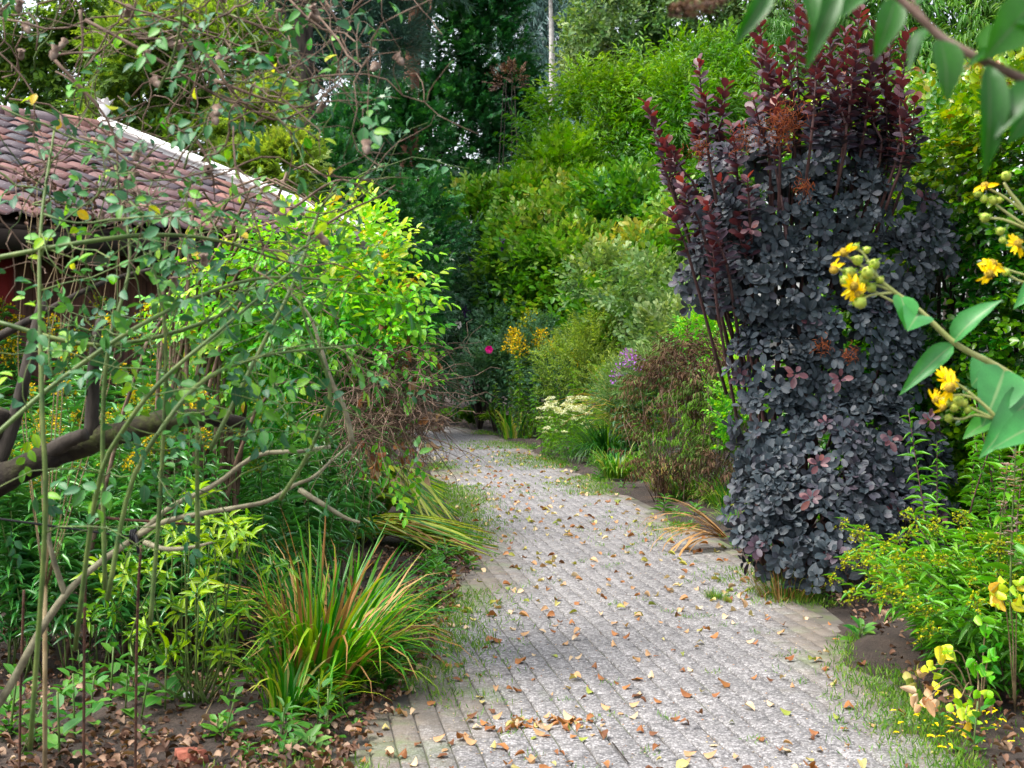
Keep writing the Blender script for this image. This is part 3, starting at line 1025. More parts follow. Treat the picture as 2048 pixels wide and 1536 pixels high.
plant('maple_tree', 'yellow-green Japanese maple behind the shed roof'.replace('Japanese ', 'star-leaved '), 'tree',
      [(310, 110, 19, 110, 80), (440, 130, 19, 110, 90), (520, 260, 18.5, 70, 70), (420, 280, 19, 120, 60), (290, 220, 19.5, 90, 80), (570, 350, 18, 55, 60), (510, 370, 18, 90, 60), (500, 180, 19, 70, 60)],
      3300, SP_MAPLE, 'maple', L_MAPLE, base_px=(420, 19), scale=.82, tint=.5, tvar=.2, clump=.34, cf=1.6, limb=9, r0=.06, lift=.1, gravity=.1)
plant('hazel_tree', 'green leafy tree over the shed roof, half hidden by rose twigs', 'tree',
      [(60, 60, 21, 110, 110), (200, 20, 21, 110, 90), (40, 190, 21, 110, 60), (170, 150, 21, 100, 70), (330, -40, 22, 120, 70), (-80, 100, 21, 100, 130), (330, 60, 21.5, 90, 90), (250, 220, 20.5, 90, 60)],
      2900, SP_BROAD, 'oval', L_MAPLE, base_px=(90, 21), scale=.85, tint=.36, clump=.3, cf=1.4, limb=9, r0=.07)
plant('cherry_tree', 'light green tree with drooping leaves behind the smoke bush', 'tree',
      [(1640, 40, 17, 110, 110), (1780, 60, 17, 120, 120), (1930, 60, 16.5, 130, 110), (2070, 120, 16, 120, 130), (1850, 190, 16.5, 120, 70), (1990, 220, 16, 110, 60), (1650, 180, 17, 90, 80), (1900, -90, 17, 260, 80)],
      1900, SP_WILLOW, 'willow', L_TREE, base_px=(1900, 17), scale=1.0, tint=.5, tvar=.2, clump=.25, cf=1.6, limb=10, r0=.07, lift=-.1, gravity=.35)
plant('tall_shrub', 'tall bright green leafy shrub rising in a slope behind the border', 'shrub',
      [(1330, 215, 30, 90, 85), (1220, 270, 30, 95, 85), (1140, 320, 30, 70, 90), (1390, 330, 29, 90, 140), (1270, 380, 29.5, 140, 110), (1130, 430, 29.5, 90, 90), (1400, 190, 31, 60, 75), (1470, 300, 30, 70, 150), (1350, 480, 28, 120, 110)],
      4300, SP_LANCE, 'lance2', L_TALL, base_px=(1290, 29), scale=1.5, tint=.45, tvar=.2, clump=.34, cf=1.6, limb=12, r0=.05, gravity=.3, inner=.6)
plant('mock_orange_shrub', 'broad mid-green shrub with pale tips under the tall shrub', 'shrub',
      [(950, 480, 28, 75, 70), (1050, 460, 28, 90, 60), (1150, 480, 27.5, 100, 70), (1260, 480, 27, 100, 90), (1170, 580, 26.5, 110, 90), (1290, 590, 25.5, 100, 80), (1060, 560, 27, 90, 90), (1370, 560, 26, 80, 110), (1250, 690, 25, 110, 80), (1110, 680, 26.5, 100, 90)],
      3300, SP_BROAD, 'oval', L_LOW, base_px=(1150, 27), scale=1.3, tint=.42, tvar=.2, clump=.38, cf=2.0, limb=12, r0=.04, inner=.62)
plant('hop_vine', 'hop-like climber of broad pale leaves over the shrub crest', 'climber', [(1120, 345, 28.5, 55, 60), (1060, 420, 28, 70, 45), (1180, 420, 28, 60, 50)], 420, SP_MAPLE, 'maple', L_TALL, base_px=(1120, 28),
      scale=1.2, tint=.66, limb=4, r0=.02)
plant('butterfly_bush', 'dark blue-green butterfly bush at the bend of the path', 'shrub',
      [(945, 560, 27.5, 70, 70), (920, 640, 27, 55, 60), (1010, 600, 27, 55, 60), (960, 690, 27, 60, 60), (930, 740, 27, 55, 60), (985, 530, 27.5, 60, 50)],
      1000, SP_LANCE, 'lance2', L_BUDD, base_px=(960, 27), scale=1.15, tint=.5, clump=.25, cf=1.6, limb=10, r0=.04, gravity=.25)
bt = bpy.data.objects['butterfly_bush']
for (px, py) in ((942, 515), (930, 612), (936, 620), (1004, 478)):
    c = Leaves('tiny')
    b0 = P(px, py, 26.3)
    n = 60
    tt = rng.random(n)
    an = rng.random(n) * 6.28
    pos = b0 + np.stack([np.cos(an) * .035 * (1 - tt * .7), np.sin(an) * .035, -tt * .22], -1)
    c.add(pos, rand_unit(n), rand_unit(n), .035, .03, rng.random(n))
    c.build('flower_spike', FLOWER_DARK, bt, tuple(-np.array(bt.location)))
plant('rose_shrub', 'green rose shrub carrying one pink bloom near the path bend', 'shrub', [(1000, 690, 26, 45, 55), (975, 760, 25.5, 55, 55), (1040, 740, 25.5, 50, 70)], 520, SP_BROAD, 'oval', L_BUDD,
      base_px=(990, 26), scale=.75, tint=.65, limb=8, r0=.02)
rt = bpy.data.objects['rose_shrub']
c = Leaves('round')
b0 = P(978, 699, 24.9)
for k, (nn, rr, el) in enumerate(((5, .05, .2), (6, .075, -.1), (4, .03, .7))):
    a = np.arange(nn) * 6.283 / nn + k
    f = np.stack([np.cos(a), -np.full(nn, .5 + el), np.sin(a)], -1)
    c.add(np.tile(b0, (nn, 1)), unit(f), np.tile([0, -1., .2], (nn, 1)), rr, rr, rng.random(nn))
c.build('bloom', FLOWER_PINK, rt, tuple(-np.array(rt.location)), kind=None)

# lower border plants right of the path end
plant('aster_clump', 'yellow-green perennial clump in the middle of the border', 'perennial', [(1190, 720, 22.5, 60, 80), (1140, 740, 23, 50, 70), (1240, 790, 21.5, 50, 60)], 700, SP_LANCE, 'lance2', L_MAPLE, base_px=(1180, 22.5),
      scale=.62, tint=.5, limb=10, r0=.012, lift=.8, gravity=.1, bark=STEM_GREEN)
plant('spent_perennial', 'greyish green perennial clump with dry brown seed heads', 'perennial', [(1110, 760, 24, 45, 70), (1080, 700, 24.5, 40, 60)], 420, SP_BROAD, 'oval', L_BUDD, base_px=(1105, 24), scale=.5, tint=.6, limb=10, r0=.012, bark=STEM_DRY)
plant('bramble_shrub', 'sprawling shrub with round grey-green leaves beside the plumed grass', 'shrub', [(1210, 560, 23, 60, 40), (1310, 590, 22, 70, 50), (1380, 640, 21, 60, 70), (1250, 640, 22.5, 60, 40), (1340, 700, 20, 60, 70)], 640, SP_BROAD, 'round', L_OAK,
      base_px=(1310, 22), scale=.85, tint=.55, clump=.3, limb=12, r0=.015, bark=TWIG)
plant('barberry_shrub', 'low shrub with green and reddish tips behind the smoke bush', 'shrub', [(1430, 680, 16.5, 60, 55), (1470, 740, 16, 50, 60), (1490, 820, 14, 40, 90)], 620, SP_BROAD, 'oval', L_BRIGHT, base_px=(1440, 16), scale=.42, tint=.35, tvar=.3, limb=9, r0=.012, lift=.6)
plant('santolina_mound', 'fine feathery grey-green mound beside the purple flowers', 'perennial', [(1270, 790, 19, 50, 60), (1310, 770, 18.5, 50, 50)], 700, SP_NEEDLE, 'needle', L_OAK, base_px=(1275, 19), scale=.75, tint=.4, lift=.9, limb=6, r0=.01, bark=STEM_GREEN)
# withered shrub
t = plant('withered_phlox', 'tall clump of withered brown phlox stems with a few green leaves', 'perennial', [(1340, 790, 15, 70, 90), (1420, 830, 14.6, 75, 120), (1390, 740, 15, 70, 60), (1340, 900, 14.6, 60, 60), (1450, 930, 14.2, 50, 60)], 850, SP_LANCE, 'lance2', L_DEAD,
          base_px=(1400, 14.6), scale=.52, tint=.62, tvar=.55, limb=0, lift=-.2, gravity=.7, top_tint=0., clump=.35, cf=3.)
tb = Tubes()
for _ in range(80):
    b0 = np.array([rng.uniform(1.45, 2.4), rng.uniform(14.2, 15.4), 0.])
    top = b0 + [rng.normal() * .28, rng.normal() * .2, rng.uniform(.4, 1.3)]
    tb.add(spline([b0, (b0 + top) / 2 + rng.normal(size=3) * .04, top], 5), [.006, .003], 4)
tb.build('stems', TWIG, t, tuple(-np.array(t.location)))
print('background done')


# ------------------------------------------------------------------ hedge on the right
def hedge():
    b = np.array([3.6, 10.6, 0.])
    t = thing('beech_hedge', 'tall clipped beech hedge, glossy green, with pale untrimmed shoots on top', 'hedge', tuple(b))
    lo_ = tuple(-b)
    n = 4200
    # front face runs from behind the smoke bush towards the viewer at the right
    A, B = np.array([2.15, 11.2]), np.array([3.75, 8.7])
    u = rng.random(n)
    z = .25 + 2.95 * rng.random(n) ** .9
    dep = .45 * rng.random(n) ** 1.6
    nrm2 = np.array([-(B - A)[1], (B - A)[0]])
    nrm2 = unit(nrm2)
    if nrm2[0] > 0:
        nrm2 = -nrm2
    q = A + (B - A) * u[:, None]
    pos = np.concatenate([q - nrm2 * dep[:, None], z[:, None]], 1)
    bulge = .12 * wob(pos, 1.6, 2.)
    pos[:, :2] += nrm2 * bulge[:, None]
    d = unit(np.tile([nrm2[0], nrm2[1], .25], (n, 1)) + rng.normal(size=(n, 3)) * .45)
    keep = wob(pos, 2.6, 8.) > -.75 + .4 * rng.random(n)
    pos, d, z = pos[keep], d[keep], z[keep]
    dirn = unit(np.stack([d[:, 0] + rng.normal(size=len(d)) * .4, d[:, 1] + rng.normal(size=len(d)) * .4, d[:, 2] - .1], -1))
    ti = .30 + .15 * wob(pos, 1.5) + .30 * np.clip((z - 2.3) / .9, 0, 1) + rng.normal(size=len(z)) * .08
    c = Leaves('oval')
    sp = [sprig(6, .17, .074, .052, 62) for _ in range(4)]
    place(c, sp, pos, dirn, unit(d + [0, 0, .5]), rng.uniform(.8, 1.15, len(pos)), ti, .25, .15)
    # top shoots
    m = 800
    u = rng.random(m)
    q = A + (B - A) * u[:, None] - nrm2 * (rng.random(m) * 1.0)[:, None]
    pos = np.concatenate([q, 3.05 + .45 * rng.random(m)[:, None]], 1)
    place(c, sp, pos, unit(rng.normal(size=(m, 3)) * .5 + [0, 0, 1.2]), unit(rng.normal(size=(m, 3)) + [-.5, -1, .5]), rng.uniform(.8, 1.2, m), .50 + .18 * wob(pos, 2.) + rng.normal(size=m) * .1, .25)
    c.build('foliage', L_HEDGE, t, lo_, parts=300)
    tb = Tubes()
    for _ in range(60):
        u_ = rng.random()
        q = A + (B - A) * u_ - nrm2 * rng.uniform(.45, .75)
        b0 = np.array([q[0], q[1], 0])
        tb.add(spline([b0, b0 + [rng.normal() * .12, rng.normal() * .12, 1.5], b0 + [rng.normal() * .2, rng.normal() * .2, rng.uniform(2.6, 3.5)]], 6), [.025, .008], 5)
    tb.build('stems', BARK, t, lo_)
    # inner body so the hedge is opaque, made of leaves too
    c = Leaves('oval')
    n = 2600
    q = A + (B - A) * rng.random(n)[:, None] - nrm2 * rng.uniform(.55, 1.0, n)[:, None]
    pos = np.concatenate([q, rng.uniform(.1, 3.1, n)[:, None]], 1)
    c.add(pos, rand_unit(n), rand_unit(n), .12, .09, .15)
    c.build('inner_foliage', L_HEDGE, t, lo_)


hedge()

# ------------------------------------------------------------------ smoke bush
def smoke_bush():
    Y = 9.6
    b = np.array([1.95, 9.75, 0.])
    t = thing('smoke_bush', 'tall purple smoke bush with slate-blue round leaves and upright wine-red shoots', 'shrub', tuple(b))
    lo_ = tuple(-b)
    rows = [(1650, 300, Y, 190, 90), (1590, 410, Y, 170, 100), (1740, 400, Y, 130, 110), (1650, 520, Y, 190, 95), (1770, 520, Y, 95, 75), (1690, 650, Y, 165, 95), (1600, 640, Y, 110, 90),
            (1650, 780, Y, 160, 100), (1760, 740, Y, 95, 90), (1690, 900, Y - .2, 190, 100), (1590, 920, Y - .2, 110, 80), (1800, 930, Y, 90, 80), (1660, 1030, Y - .5, 165, 85), (1800, 1030, Y - .3, 90, 75),
            (1590, 1090, Y - .6, 100, 65), (1680, 1130, Y - 1.0, 90, 45), (1470, 450, Y + .1, 90, 100), (1430, 560, Y + .3, 65, 80), (1420, 420, Y + .2, 70, 60), (1500, 330, Y, 70, 70), (1560, 560, Y - .1, 110, 90), (1560, 720, Y - .1, 85, 90), (1545, 830, Y - .1, 75, 90), (1560, 1010, Y - .4, 90, 80), (1840, 980, Y, 70, 90), (1845, 490, Y, 65, 60), (1820, 420, Y, 60, 60)]
    lob = px_lobes(rows)
    pos, d = shell(lob, 1450, .62, .2, low=-.8, clump=.36, cf=4.6, merge=.78)
    dirn = unit(d + np.array([0, -.25, .5]) + rng.normal(size=d.shape) * .3)
    c = Leaves('round')
    sp = [rosette(n_, .085, .056) for n_ in (8, 9, 10, 7)]
    px = CX + pos[:, 0] / pos[:, 1] * F
    py = HY - (pos[:, 2] - EH) / pos[:, 1] * F
    ti = .16 + .13 * wob(pos, 2.2) + np.where(px < 1480, .16, 0) + np.clip((380 - py) / 350, 0, .28) + np.where(rng.random(len(px)) < .025, .5, 0)
    place(c, sp, pos, dirn, rand_unit(len(pos)), rng.uniform(.66, 1.08, len(pos)), ti, .2)
    c.build('foliage', L_SMOKE, t, lo_, parts=300)
    # darker fill of small leaves deep inside
    pos, d = shell([(x, y + .15, z, a * .7, bb * .7, cc * .75) for x, y, z, a, bb, cc in lob], 1000, .3, .6, low=-1, merge=.3)
    c = Leaves('round')
    c.add(pos, rand_unit(len(pos)), rand_unit(len(pos)), .10, .07, .15)
    c.build('inner_foliage', L_SMOKE, t, lo_)
    # stems
    tb = Tubes()
    for k in range(26):
        L = lob[rng.integers(len(lob) - 4)]
        tip = np.array(L[:3]) + rng.normal(size=3) * .15
        b0 = b + [rng.normal() * .16, rng.normal() * .12, 0]
        tb.add(spline([b0, b0 * .6 + tip * .4 + [0, 0, .1], tip], 8), [.03, .018, .006], 6)
    # long upright shoots, tips given in the photograph: base px, tip px
    shoots = [((1530, 300), (1520, 30)), ((1560, 290), (1530, 95)), ((1600, 300), (1590, -20)), ((1630, 280), (1612, 20)), ((1660, 300), (1660, 10)), ((1690, 300), (1668, 120)), ((1690, 280), (1720, 15)), ((1720, 290), (1705, 60)),
              ((1760, 300), (1790, 10)), ((1740, 310), (1745, 100)), ((1790, 330), (1815, 60)), ((1640, 330), (1640, 120)), ((1760, 320), (1735, 180)), ((1410, 300), (1398, 120)), ((1440, 300), (1452, 165)), ((1420, 330), (1412, 190)),
              ((1340, 370), (1292, 205)), ((1350, 390), (1350, 300)), ((1400, 400), (1330, 280)), ((1480, 480), (1440, 360)), ((1500, 440), (1495, 355)), ((1460, 560), (1410, 400)), ((1500, 560), (1470, 430)), ((1560, 340), (1550, 200)),
              ((1610, 420), (1650, 230)), ((1690, 420), (1700, 260)), ((1590, 300), (1560, 150)), ((1820, 330), (1830, 200)), ((1540, 330), (1505, 190)), ((1650, 380), (1690, 190)), ((1770, 330), (1775, 190)), ((1510, 330), (1480, 250)), ((1435, 620), (1425, 480)), ((1600, 310), (1575, 90)), ((1620, 300), (1640, 60)), ((1700, 310), (1690, 60)), ((1545, 320), (1540, 120)), ((1660, 320), (1680, 150)), ((1780, 320), (1765, 90)), ((1800, 340), (1800, 150)), ((1720, 310), (1755, 50)), ((1430, 400), (1385, 250)), ((1390, 430), (1330, 330)), ((1410, 480), (1365, 360)), ((1450, 420), (1430, 260)), ((1480, 400), (1465, 250)), ((1380, 520), (1345, 420)), ((1420, 540), (1390, 470))]
    cs = Leaves('round')
    for (a, z) in shoots:
        yy = Y + rng.uniform(-.45, .35)
        A, B = P(*a, yy), P(*z, yy - .1 + rng.normal() * .08)
        root = np.array([b[0] * .4 + A[0] * .6, 9.85, max(A[2] - .9, .5)])
        line = spline([A, (A + B) / 2 + rng.normal(size=3) * .025, B], 10)
        tb.add(spline([root, A, (A + B) / 2, B], 10), [.013, .010, .007, .004], 5)
        L = np.linalg.norm(B - A)
        n = max(16, int(L / .0145))
        tt = (np.arange(n) + rng.random(n) * .6) / n
        pos = np.stack([np.interp(tt, np.linspace(0, 1, 10), line[:, k]) for k in range(3)], -1)
        ax = unit(B - A)
        an = np.arange(n) * 2.4 + rng.normal(size=n) * .3
        side = np.stack([np.cos(an), np.sin(an), 0 * an], -1)
        f = unit(side * (1.1 - .45 * tt)[:, None] + ax * (.22 + .55 * tt)[:, None] + rng.normal(size=(n, 3)) * .12)
        ln = (.098 - .02 * tt ** 3) * rng.uniform(.8, 1.15, n)
        cs.add(pos, f, np.tile(ax, (n, 1)) + rng.normal(size=(n, 3)) * .25, ln, ln * .60, np.clip(.06 + .62 * tt ** 1.5 + rng.normal(size=n) * .12, 0, .99))
    cs.build('young_foliage', L_SHOOT, t, lo_, parts=220, part_name='young_leaf')
    tb.build('stems', STEM_PURPLE, t, lo_)
    # pinkish rosettes and smoky plumes
    c2 = Leaves('round')
    pr = np.array([P(1590, 750, 8.75), P(1637, 930, 8.5), P(1622, 1000, 8.35), P(1680, 760, 8.7), P(1780, 880, 8.8), P(1860, 840, 9.0), P(1500, 460, 9.2)])
    place(c2, [rosette(7, .085, .05)], pr, unit(np.tile([-.1, -1, .5], (len(pr), 1))), rand_unit(len(pr)), .9, .62)
    c2.build('pink_tip', L_SHOOT, t, lo_)
    for (px_, py_, r) in ((1570, 235, 50), (1560, 265, 40), (1610, 375, 28), (1645, 695, 22), (1700, 710, 24), (1490, 280, 34), (1400, 300, 30)):
        ct = P(px_, py_, 9.0)
        tt = Tubes()
        R = r / F * 9
        for _ in range(int(r * 2.2)):
            a = ct + rng.normal(size=3) * R * .35
            q = rand_unit(1)[0]
            bnd = a + q * R * rng.uniform(.3, .8)
            tt.add(spline([a, (a + bnd) / 2 + rng.normal(size=3) * R * .15, bnd], 4), .0016, 3)
        tt.build('plume', PLUME, t, lo_, kind='stuff')


smoke_bush()


# ------------------------------------------------------------------ stalk plants (prototype, then copies)
def stalk(name, h, nleaf, ll, lw, m, flower=None, fm=None, start=.25, lean=.12, shape='lance2', stem=STEM_GREEN, droop=.35, fl_len=.18, side=10, tint=.45, rad=.006, fs=1.):
    t = thing(name, 'x', 'flower')
    top = np.array([lean * h, 0, h])
    line = spline([[0, 0, 0], [lean * h * .25, .02, h * .5], top], 10)
    tb = Tubes().add(line, [rad, rad * .8, rad * .4], 5)
    c = Leaves(shape)
    tt = start + (1 - start) * (np.arange(nleaf) + .4) / nleaf
    pos = np.stack([np.interp(tt, np.linspace(0, 1, 10), line[:, k]) for k in range(3)], -1)
    an = np.arange(nleaf) * 2.4 + rng.normal(size=nleaf) * .25
    f = np.stack([np.cos(an), np.sin(an), .5 - droop * 1.6 * (1.15 - tt)], -1) + rng.normal(size=(nleaf, 3)) * .26
    ln = ll * (1.05 - .55 * np.abs(tt - .55) * 1.3) * rng.uniform(.8, 1.15, nleaf)
    c.add(pos, unit(f), np.tile([0, 0, 1.], (nleaf, 1)) + rng.normal(size=(nleaf, 3)) * .35, ln, ln * lw / ll, np.clip(tint + .25 * (tt - .5) + rng.normal(size=nleaf) * .12, 0, .99))
    if flower == 'plume':
        fc = Leaves('tiny')
        for k in range(side):
            a = k * 2.4
            s = .35 + .65 * (1 - k / side)
            b0 = top - np.array([0, 0, fl_len * (1 - k / side)])
            tip = b0 + np.array([math.cos(a) * fl_len * .55 * s, math.sin(a) * fl_len * .55 * s, fl_len * .45 * s])
            br = spline([b0, (b0 + tip) / 2 + [0, 0, .03 * s], tip - [0, 0, .02 * s]], 5)
            tb.add(br, .0018, 3)
            n = 9
            u = rng.random(n) * .85 + .15
            p = np.stack([np.interp(u, np.linspace(0, 1, 5), br[:, j]) for j in range(3)], -1) + rng.normal(size=(n, 3)) * .006
            fc.add(p, unit(rng.normal(size=(n, 3)) + [0, 0, 1]), rand_unit(n), .020 * fs, .014 * fs, rng.random(n))
        fc.build('flower_head', fm, t, kind='stuff')
    elif flower == 'umbel':
        fc = Leaves('tiny')
        n = 60
        r = fl_len * np.sqrt(rng.random(n))
        a = rng.random(n) * 6.28
        p = top + np.stack([r * np.cos(a), r * np.sin(a), .02 + .03 * (1 - (r / fl_len) ** 2)], -1)
        fc.add(p, rand_unit(n) + [0, 0, .3], np.tile([0, 0, 1.], (n, 1)) + rng.normal(size=(n, 3)) * .4, .024, .022, rng.random(n))
        for k in range(10):
            tb.add([top - [0, 0, .05], top + [math.cos(k * .63) * fl_len * .8, math.sin(k * .63) * fl_len * .8, .02]], .0015, 3)
        fc.build('flower_head', fm, t, kind='stuff')
    elif flower == 'ball':
        fc = Leaves('tiny')
        n = 40
        p = top + rand_unit(n) * fl_len * rng.random(n)[:, None] ** .4
        fc.add(p, unit(p - top + [0, 0, .01]), rand_unit(n), .022 * fs, .016 * fs, rng.random(n))
        fc.build('flower_head', fm, t, kind='stuff')
    elif flower == 'spike':
        fc = Leaves('oval')
        n = 46
        u = rng.random(n)
        a = np.arange(n) * 2.4
        p = top - np.array([0, 0, 1.]) * (u * fl_len)[:, None]
        p[:, 0] -= lean * u * fl_len
        fc.add(p, unit(np.stack([np.cos(a), np.sin(a), .35 + 0 * a], -1)), np.tile([0, 0, 1.], (n, 1)), .045, .024, rng.random(n))
        fc.build('flower_spike', fm, t, kind='stuff')
    tb.build('stem', stem, t)
    c.build('foliage', m, t, kind='stuff')
    return t


def zone(px, y, table):
    for lim, txt in table:
        if px < lim:
            return txt
    return table[-1][1]


def scatter(protos, spots, labels, cat, group, smin=.85, smax=1.15, tilt=.06, where=None, hgt=None):
    """spots: (x,y). The prototypes themselves take the first places."""
    used = set()
    for k, (x, y) in enumerate(spots):
        j = k if k < len(protos) else rng.integers(len(protos))
        o = protos[j] if j not in used else copy_tree(protos[j])
        used.add(j)
        s = rng.uniform(smin, smax)
        size = '' if where is None else 'short ' if s < smin + (smax - smin) * .33 else 'middling ' if s < smin + (smax - smin) * .67 else 'tall '
        s *= 1 if hgt is None else hgt(y)
        o.location = (x, y, gz(x, y) - .01)
        o.rotation_euler = (rng.normal() * tilt, rng.normal() * tilt, rng.random() * 6.28)
        o.scale = (s, s, s)
        tag(o, labels[j] if where is None else size + labels[j] + ' ' + where(CX + x / y * F, y), cat, group)
    for j, pr in enumerate(protos):
        if j not in used:
            for ch in list(pr.children):
                bpy.data.objects.remove(ch)
            bpy.data.objects.remove(pr)


# goldenrod bed on the left
pro, lab = [], []
for k in range(3):
    pro.append(stalk('goldenrod', 1.55 + .1 * k, 62, .15, .030, L_GOLD, 'plume', FLOWER_GOLD, .22, .10, side=11, fl_len=.17))
    lab.append('goldenrod with open yellow plume,')
for k in range(2):
    pro.append(stalk('goldenrod', 1.6, 58, .15, .028, L_GOLD, 'plume', FLOWER_BUD, .24, .12, side=12, fl_len=.22))
    lab.append('goldenrod with greenish budding plume,')
for k in range(3):
    pro.append(stalk('goldenrod', 1.25 + .12 * k, 60, .16, .034, L_GOLD, None, None, .20, .14, tint=.5))
    lab.append('leafy flowerless goldenrod,')
spots = []
while len(spots) < 285:
    y = 6.75 + 4.3 * rng.random() ** 1.3
    x = rng.uniform(max(-.36 * y - .25, -4.2 + .0 * y), np.interp(y, [6.75, 7.6, 9, 11.2], [-1.42, -1.12, -.98, -1.0]))
    spots.append((x, y))
spots.sort(key=lambda q: rng.random())
def gold_where(px, y):
    row = 'front row' if y < 8.2 else 'middle' if y < 9.7 else 'back row'
    return row + zone(px, y, ((90, ' by the mossy trunk'), (200, ' behind the first rusty rod'), (330, ' behind the tied rose cane'), (470, ' behind the lime whorls'), (600, ' behind the big daylily tuft'), (9999, ' below the arching shrub')))


scatter(pro, spots, lab, 'flower', 'goldenrods in the bed before the shed', .78, 1.08, .10, gold_where, lambda y: np.interp(y, [6.9, 8, 9.5, 11.2], [.74, .88, 1.08, 1.18]))

# sprawling goldenrod on the right
pro, lab = [], []
for k in range(3):
    pro.append(stalk('leaning_goldenrod', .95, 48, .135, .030, L_GOLD2, 'plume', FLOWER_BUD, .10, .62 + .1 * k, side=7, fl_len=.12, stem=STEM_PURPLE, rad=.004))
    lab.append('leaning goldenrod with yellowish budding tip')
for k in range(2):
    pro.append(stalk('leaning_goldenrod', .85, 50, .14, .032, L_GOLD2, None, None, .08, .5, stem=STEM_PURPLE, rad=.004))
    lab.append('leaning leafy goldenrod without flowers')
used = set()
for k in range(150):
    j = k if k < 5 else rng.integers(5)
    o = pro[j] if j not in used else copy_tree(pro[j])
    used.add(j)
    y = rng.uniform(6.25, 7.5)
    x = rng.uniform(1.98 + .12 * (y - 6.25), 2.9)
    o.location = (x, y, .0)
    s = rng.uniform(.66, .92)
    o.scale = (s * .92, s * .92, s * .78)
    o.rotation_euler = (rng.normal() * .2, rng.normal() * .15, math.pi + rng.normal() * .8)
    pxx = CX + x / y * F
    tag(o, ('short ' if s < .79 else 'long ') + lab[j] + (', front' if y < 7.1 else ', middle' if y < 7.55 else ', back') + zone(pxx, y, ((1880, ' by the pavers'), (1960, ' smoke-bush side'), (2030, ' below the spikes'), (9999, ' by the hedge'))), 'flower', 'leaning goldenrods beside the path')

pro = [stalk('upright_goldenrod', 1.25, 60, .10, .018, L_GOLD2, None, None, .15, .05 + .05 * k, stem=STEM_PURPLE, tint=.45) for k in range(3)]
lab = ['upright narrow-leaved stalk before the beech hedge,'] * 3
scatter(pro, [(rng.uniform(2.35, 3.25), rng.uniform(7.6, 8.5)) for _ in range(26)], lab, 'flower', 'upright stalks before the hedge', .8, 1.1, .10, lambda px, y: zone(px, y, ((1900, 'beside the smoke bush'), (1960, 'under the lower yellow flowers'), (2010, 'left of the bract spikes'), (9999, 'behind the bract spikes'))) + (' in front' if y < 8 else ' at the back'))

# bear's breeches-like pink spikes
pro = [stalk('flower_spike_plant', 1.22, 10, .16, .05, L_GOLD2, 'spike', FLOWER_SPIKE, .05, .02, fl_len=.62, stem=STEM_GREEN, rad=.007), stalk('flower_spike_plant', 1.05, 10, .16, .05, L_GOLD2, 'spike', FLOWER_SPIKE, .05, .05, fl_len=.5, rad=.007)]
lab = ['tall stem with a spike of faded pinkish hooded bracts before the hedge, taller one', 'shorter stem with a spike of faded pinkish bracts before the hedge']
for o, lb_, (px, Y, s) in zip(pro, lab, ((2022, 6.4, 1.0), (1992, 6.6, 1.0))):
    o.location = ((px - CX) / F * Y, Y, 0)
    tag(o, lb_, 'flower', None)

# border plants by the bend
pro = [stalk('tall_goldenrod', 1.75 + .12 * k, 50, .14, .03, L_LOW, 'plume', FLOWER_GOLD if k < 2 else FLOWER_BUD, .12, .04, side=22, fl_len=.42, tint=.5, rad=.009, fs=2.) for k in range(3)]
lab = ['tall-plumed yellow goldenrod at the bend'] * 2 + ['greenish-plumed goldenrod at the bend']
scatter(pro, [gp(px, Y)[:2] for px, Y in ((1030, 24.5), (1045, 25), (1060, 24.6), (1020, 25.2), (1075, 24.8), (1050, 24.2), (1090, 23.8), (1120, 23), (1150, 23.2), (1065, 24), (1035, 23.8))], lab, 'flower', 'tall goldenrods at the bend', .85, 1.1, .05, lambda px, y: ('by the pink rose' if px < 1042 else 'in the thick of the clump' if px < 1070 else 'on the white-flower side') + (' in front' if y < 24.4 else ' at the back'))
o = stalk('yellow_coneflower', 2.0, 30, .14, .04, L_LOW, 'ball', FLOWER_GOLD, .1, .02, fl_len=.13, rad=.008)
o.location = tuple(gp(1066, 26))
tag(o, 'single bright yellow bloom standing above the goldenrods by the bend', 'flower')

pro = [stalk('yarrow', .62 + .08 * k, 16, .10, .03, L_TALL, 'umbel', FLOWER_WHITE, .08, .06, fl_len=.075, tint=.55, rad=.005) for k in range(3)]
lab = ['flat creamy white flower head,'] * 3
scatter(pro, [((rng.uniform(1085, 1185) - CX) / F * (Yv := rng.uniform(19.3, 21.2)), Yv) for _ in range(64)], lab, 'flower', 'white flat-headed flowers at the path edge', .55, 1.15, .12, lambda px, y: zone(px, y, ((1110, 'goldenrod side'), (1140, 'left of the middle'), (1165, 'right of the middle'), (9999, 'lilyturf side'))) + (' front' if y < 19.9 else ' centre' if y < 20.6 else ' back') + ' of the white clump')

pro = [stalk('phlox', 1.25 + .1 * k, 30, .10, .03, L_BUDD, 'ball', FLOWER_PURPLE, .1, .05, fl_len=.085, tint=.7, rad=.005, fs=1.6) for k in range(2)]
lab = ['purple-flowered phlox stem'] * 2
scatter(pro, [gp(px, Y)[:2] for px, Y in ((1240, 18.6), (1252, 18.9), (1232, 18.8), (1262, 18.4), (1275, 19), (1290, 18.2), (1246, 18.3), (1225, 18.5), (1236, 18.3), (1268, 18.7))], lab, 'flower', 'purple phlox in the border', .85, 1.1, .08, lambda px, y: ('on the white-flower side' if px < 1245 else 'on the withered-stem side') + (' in front' if y < 18.55 else ' at the back'))

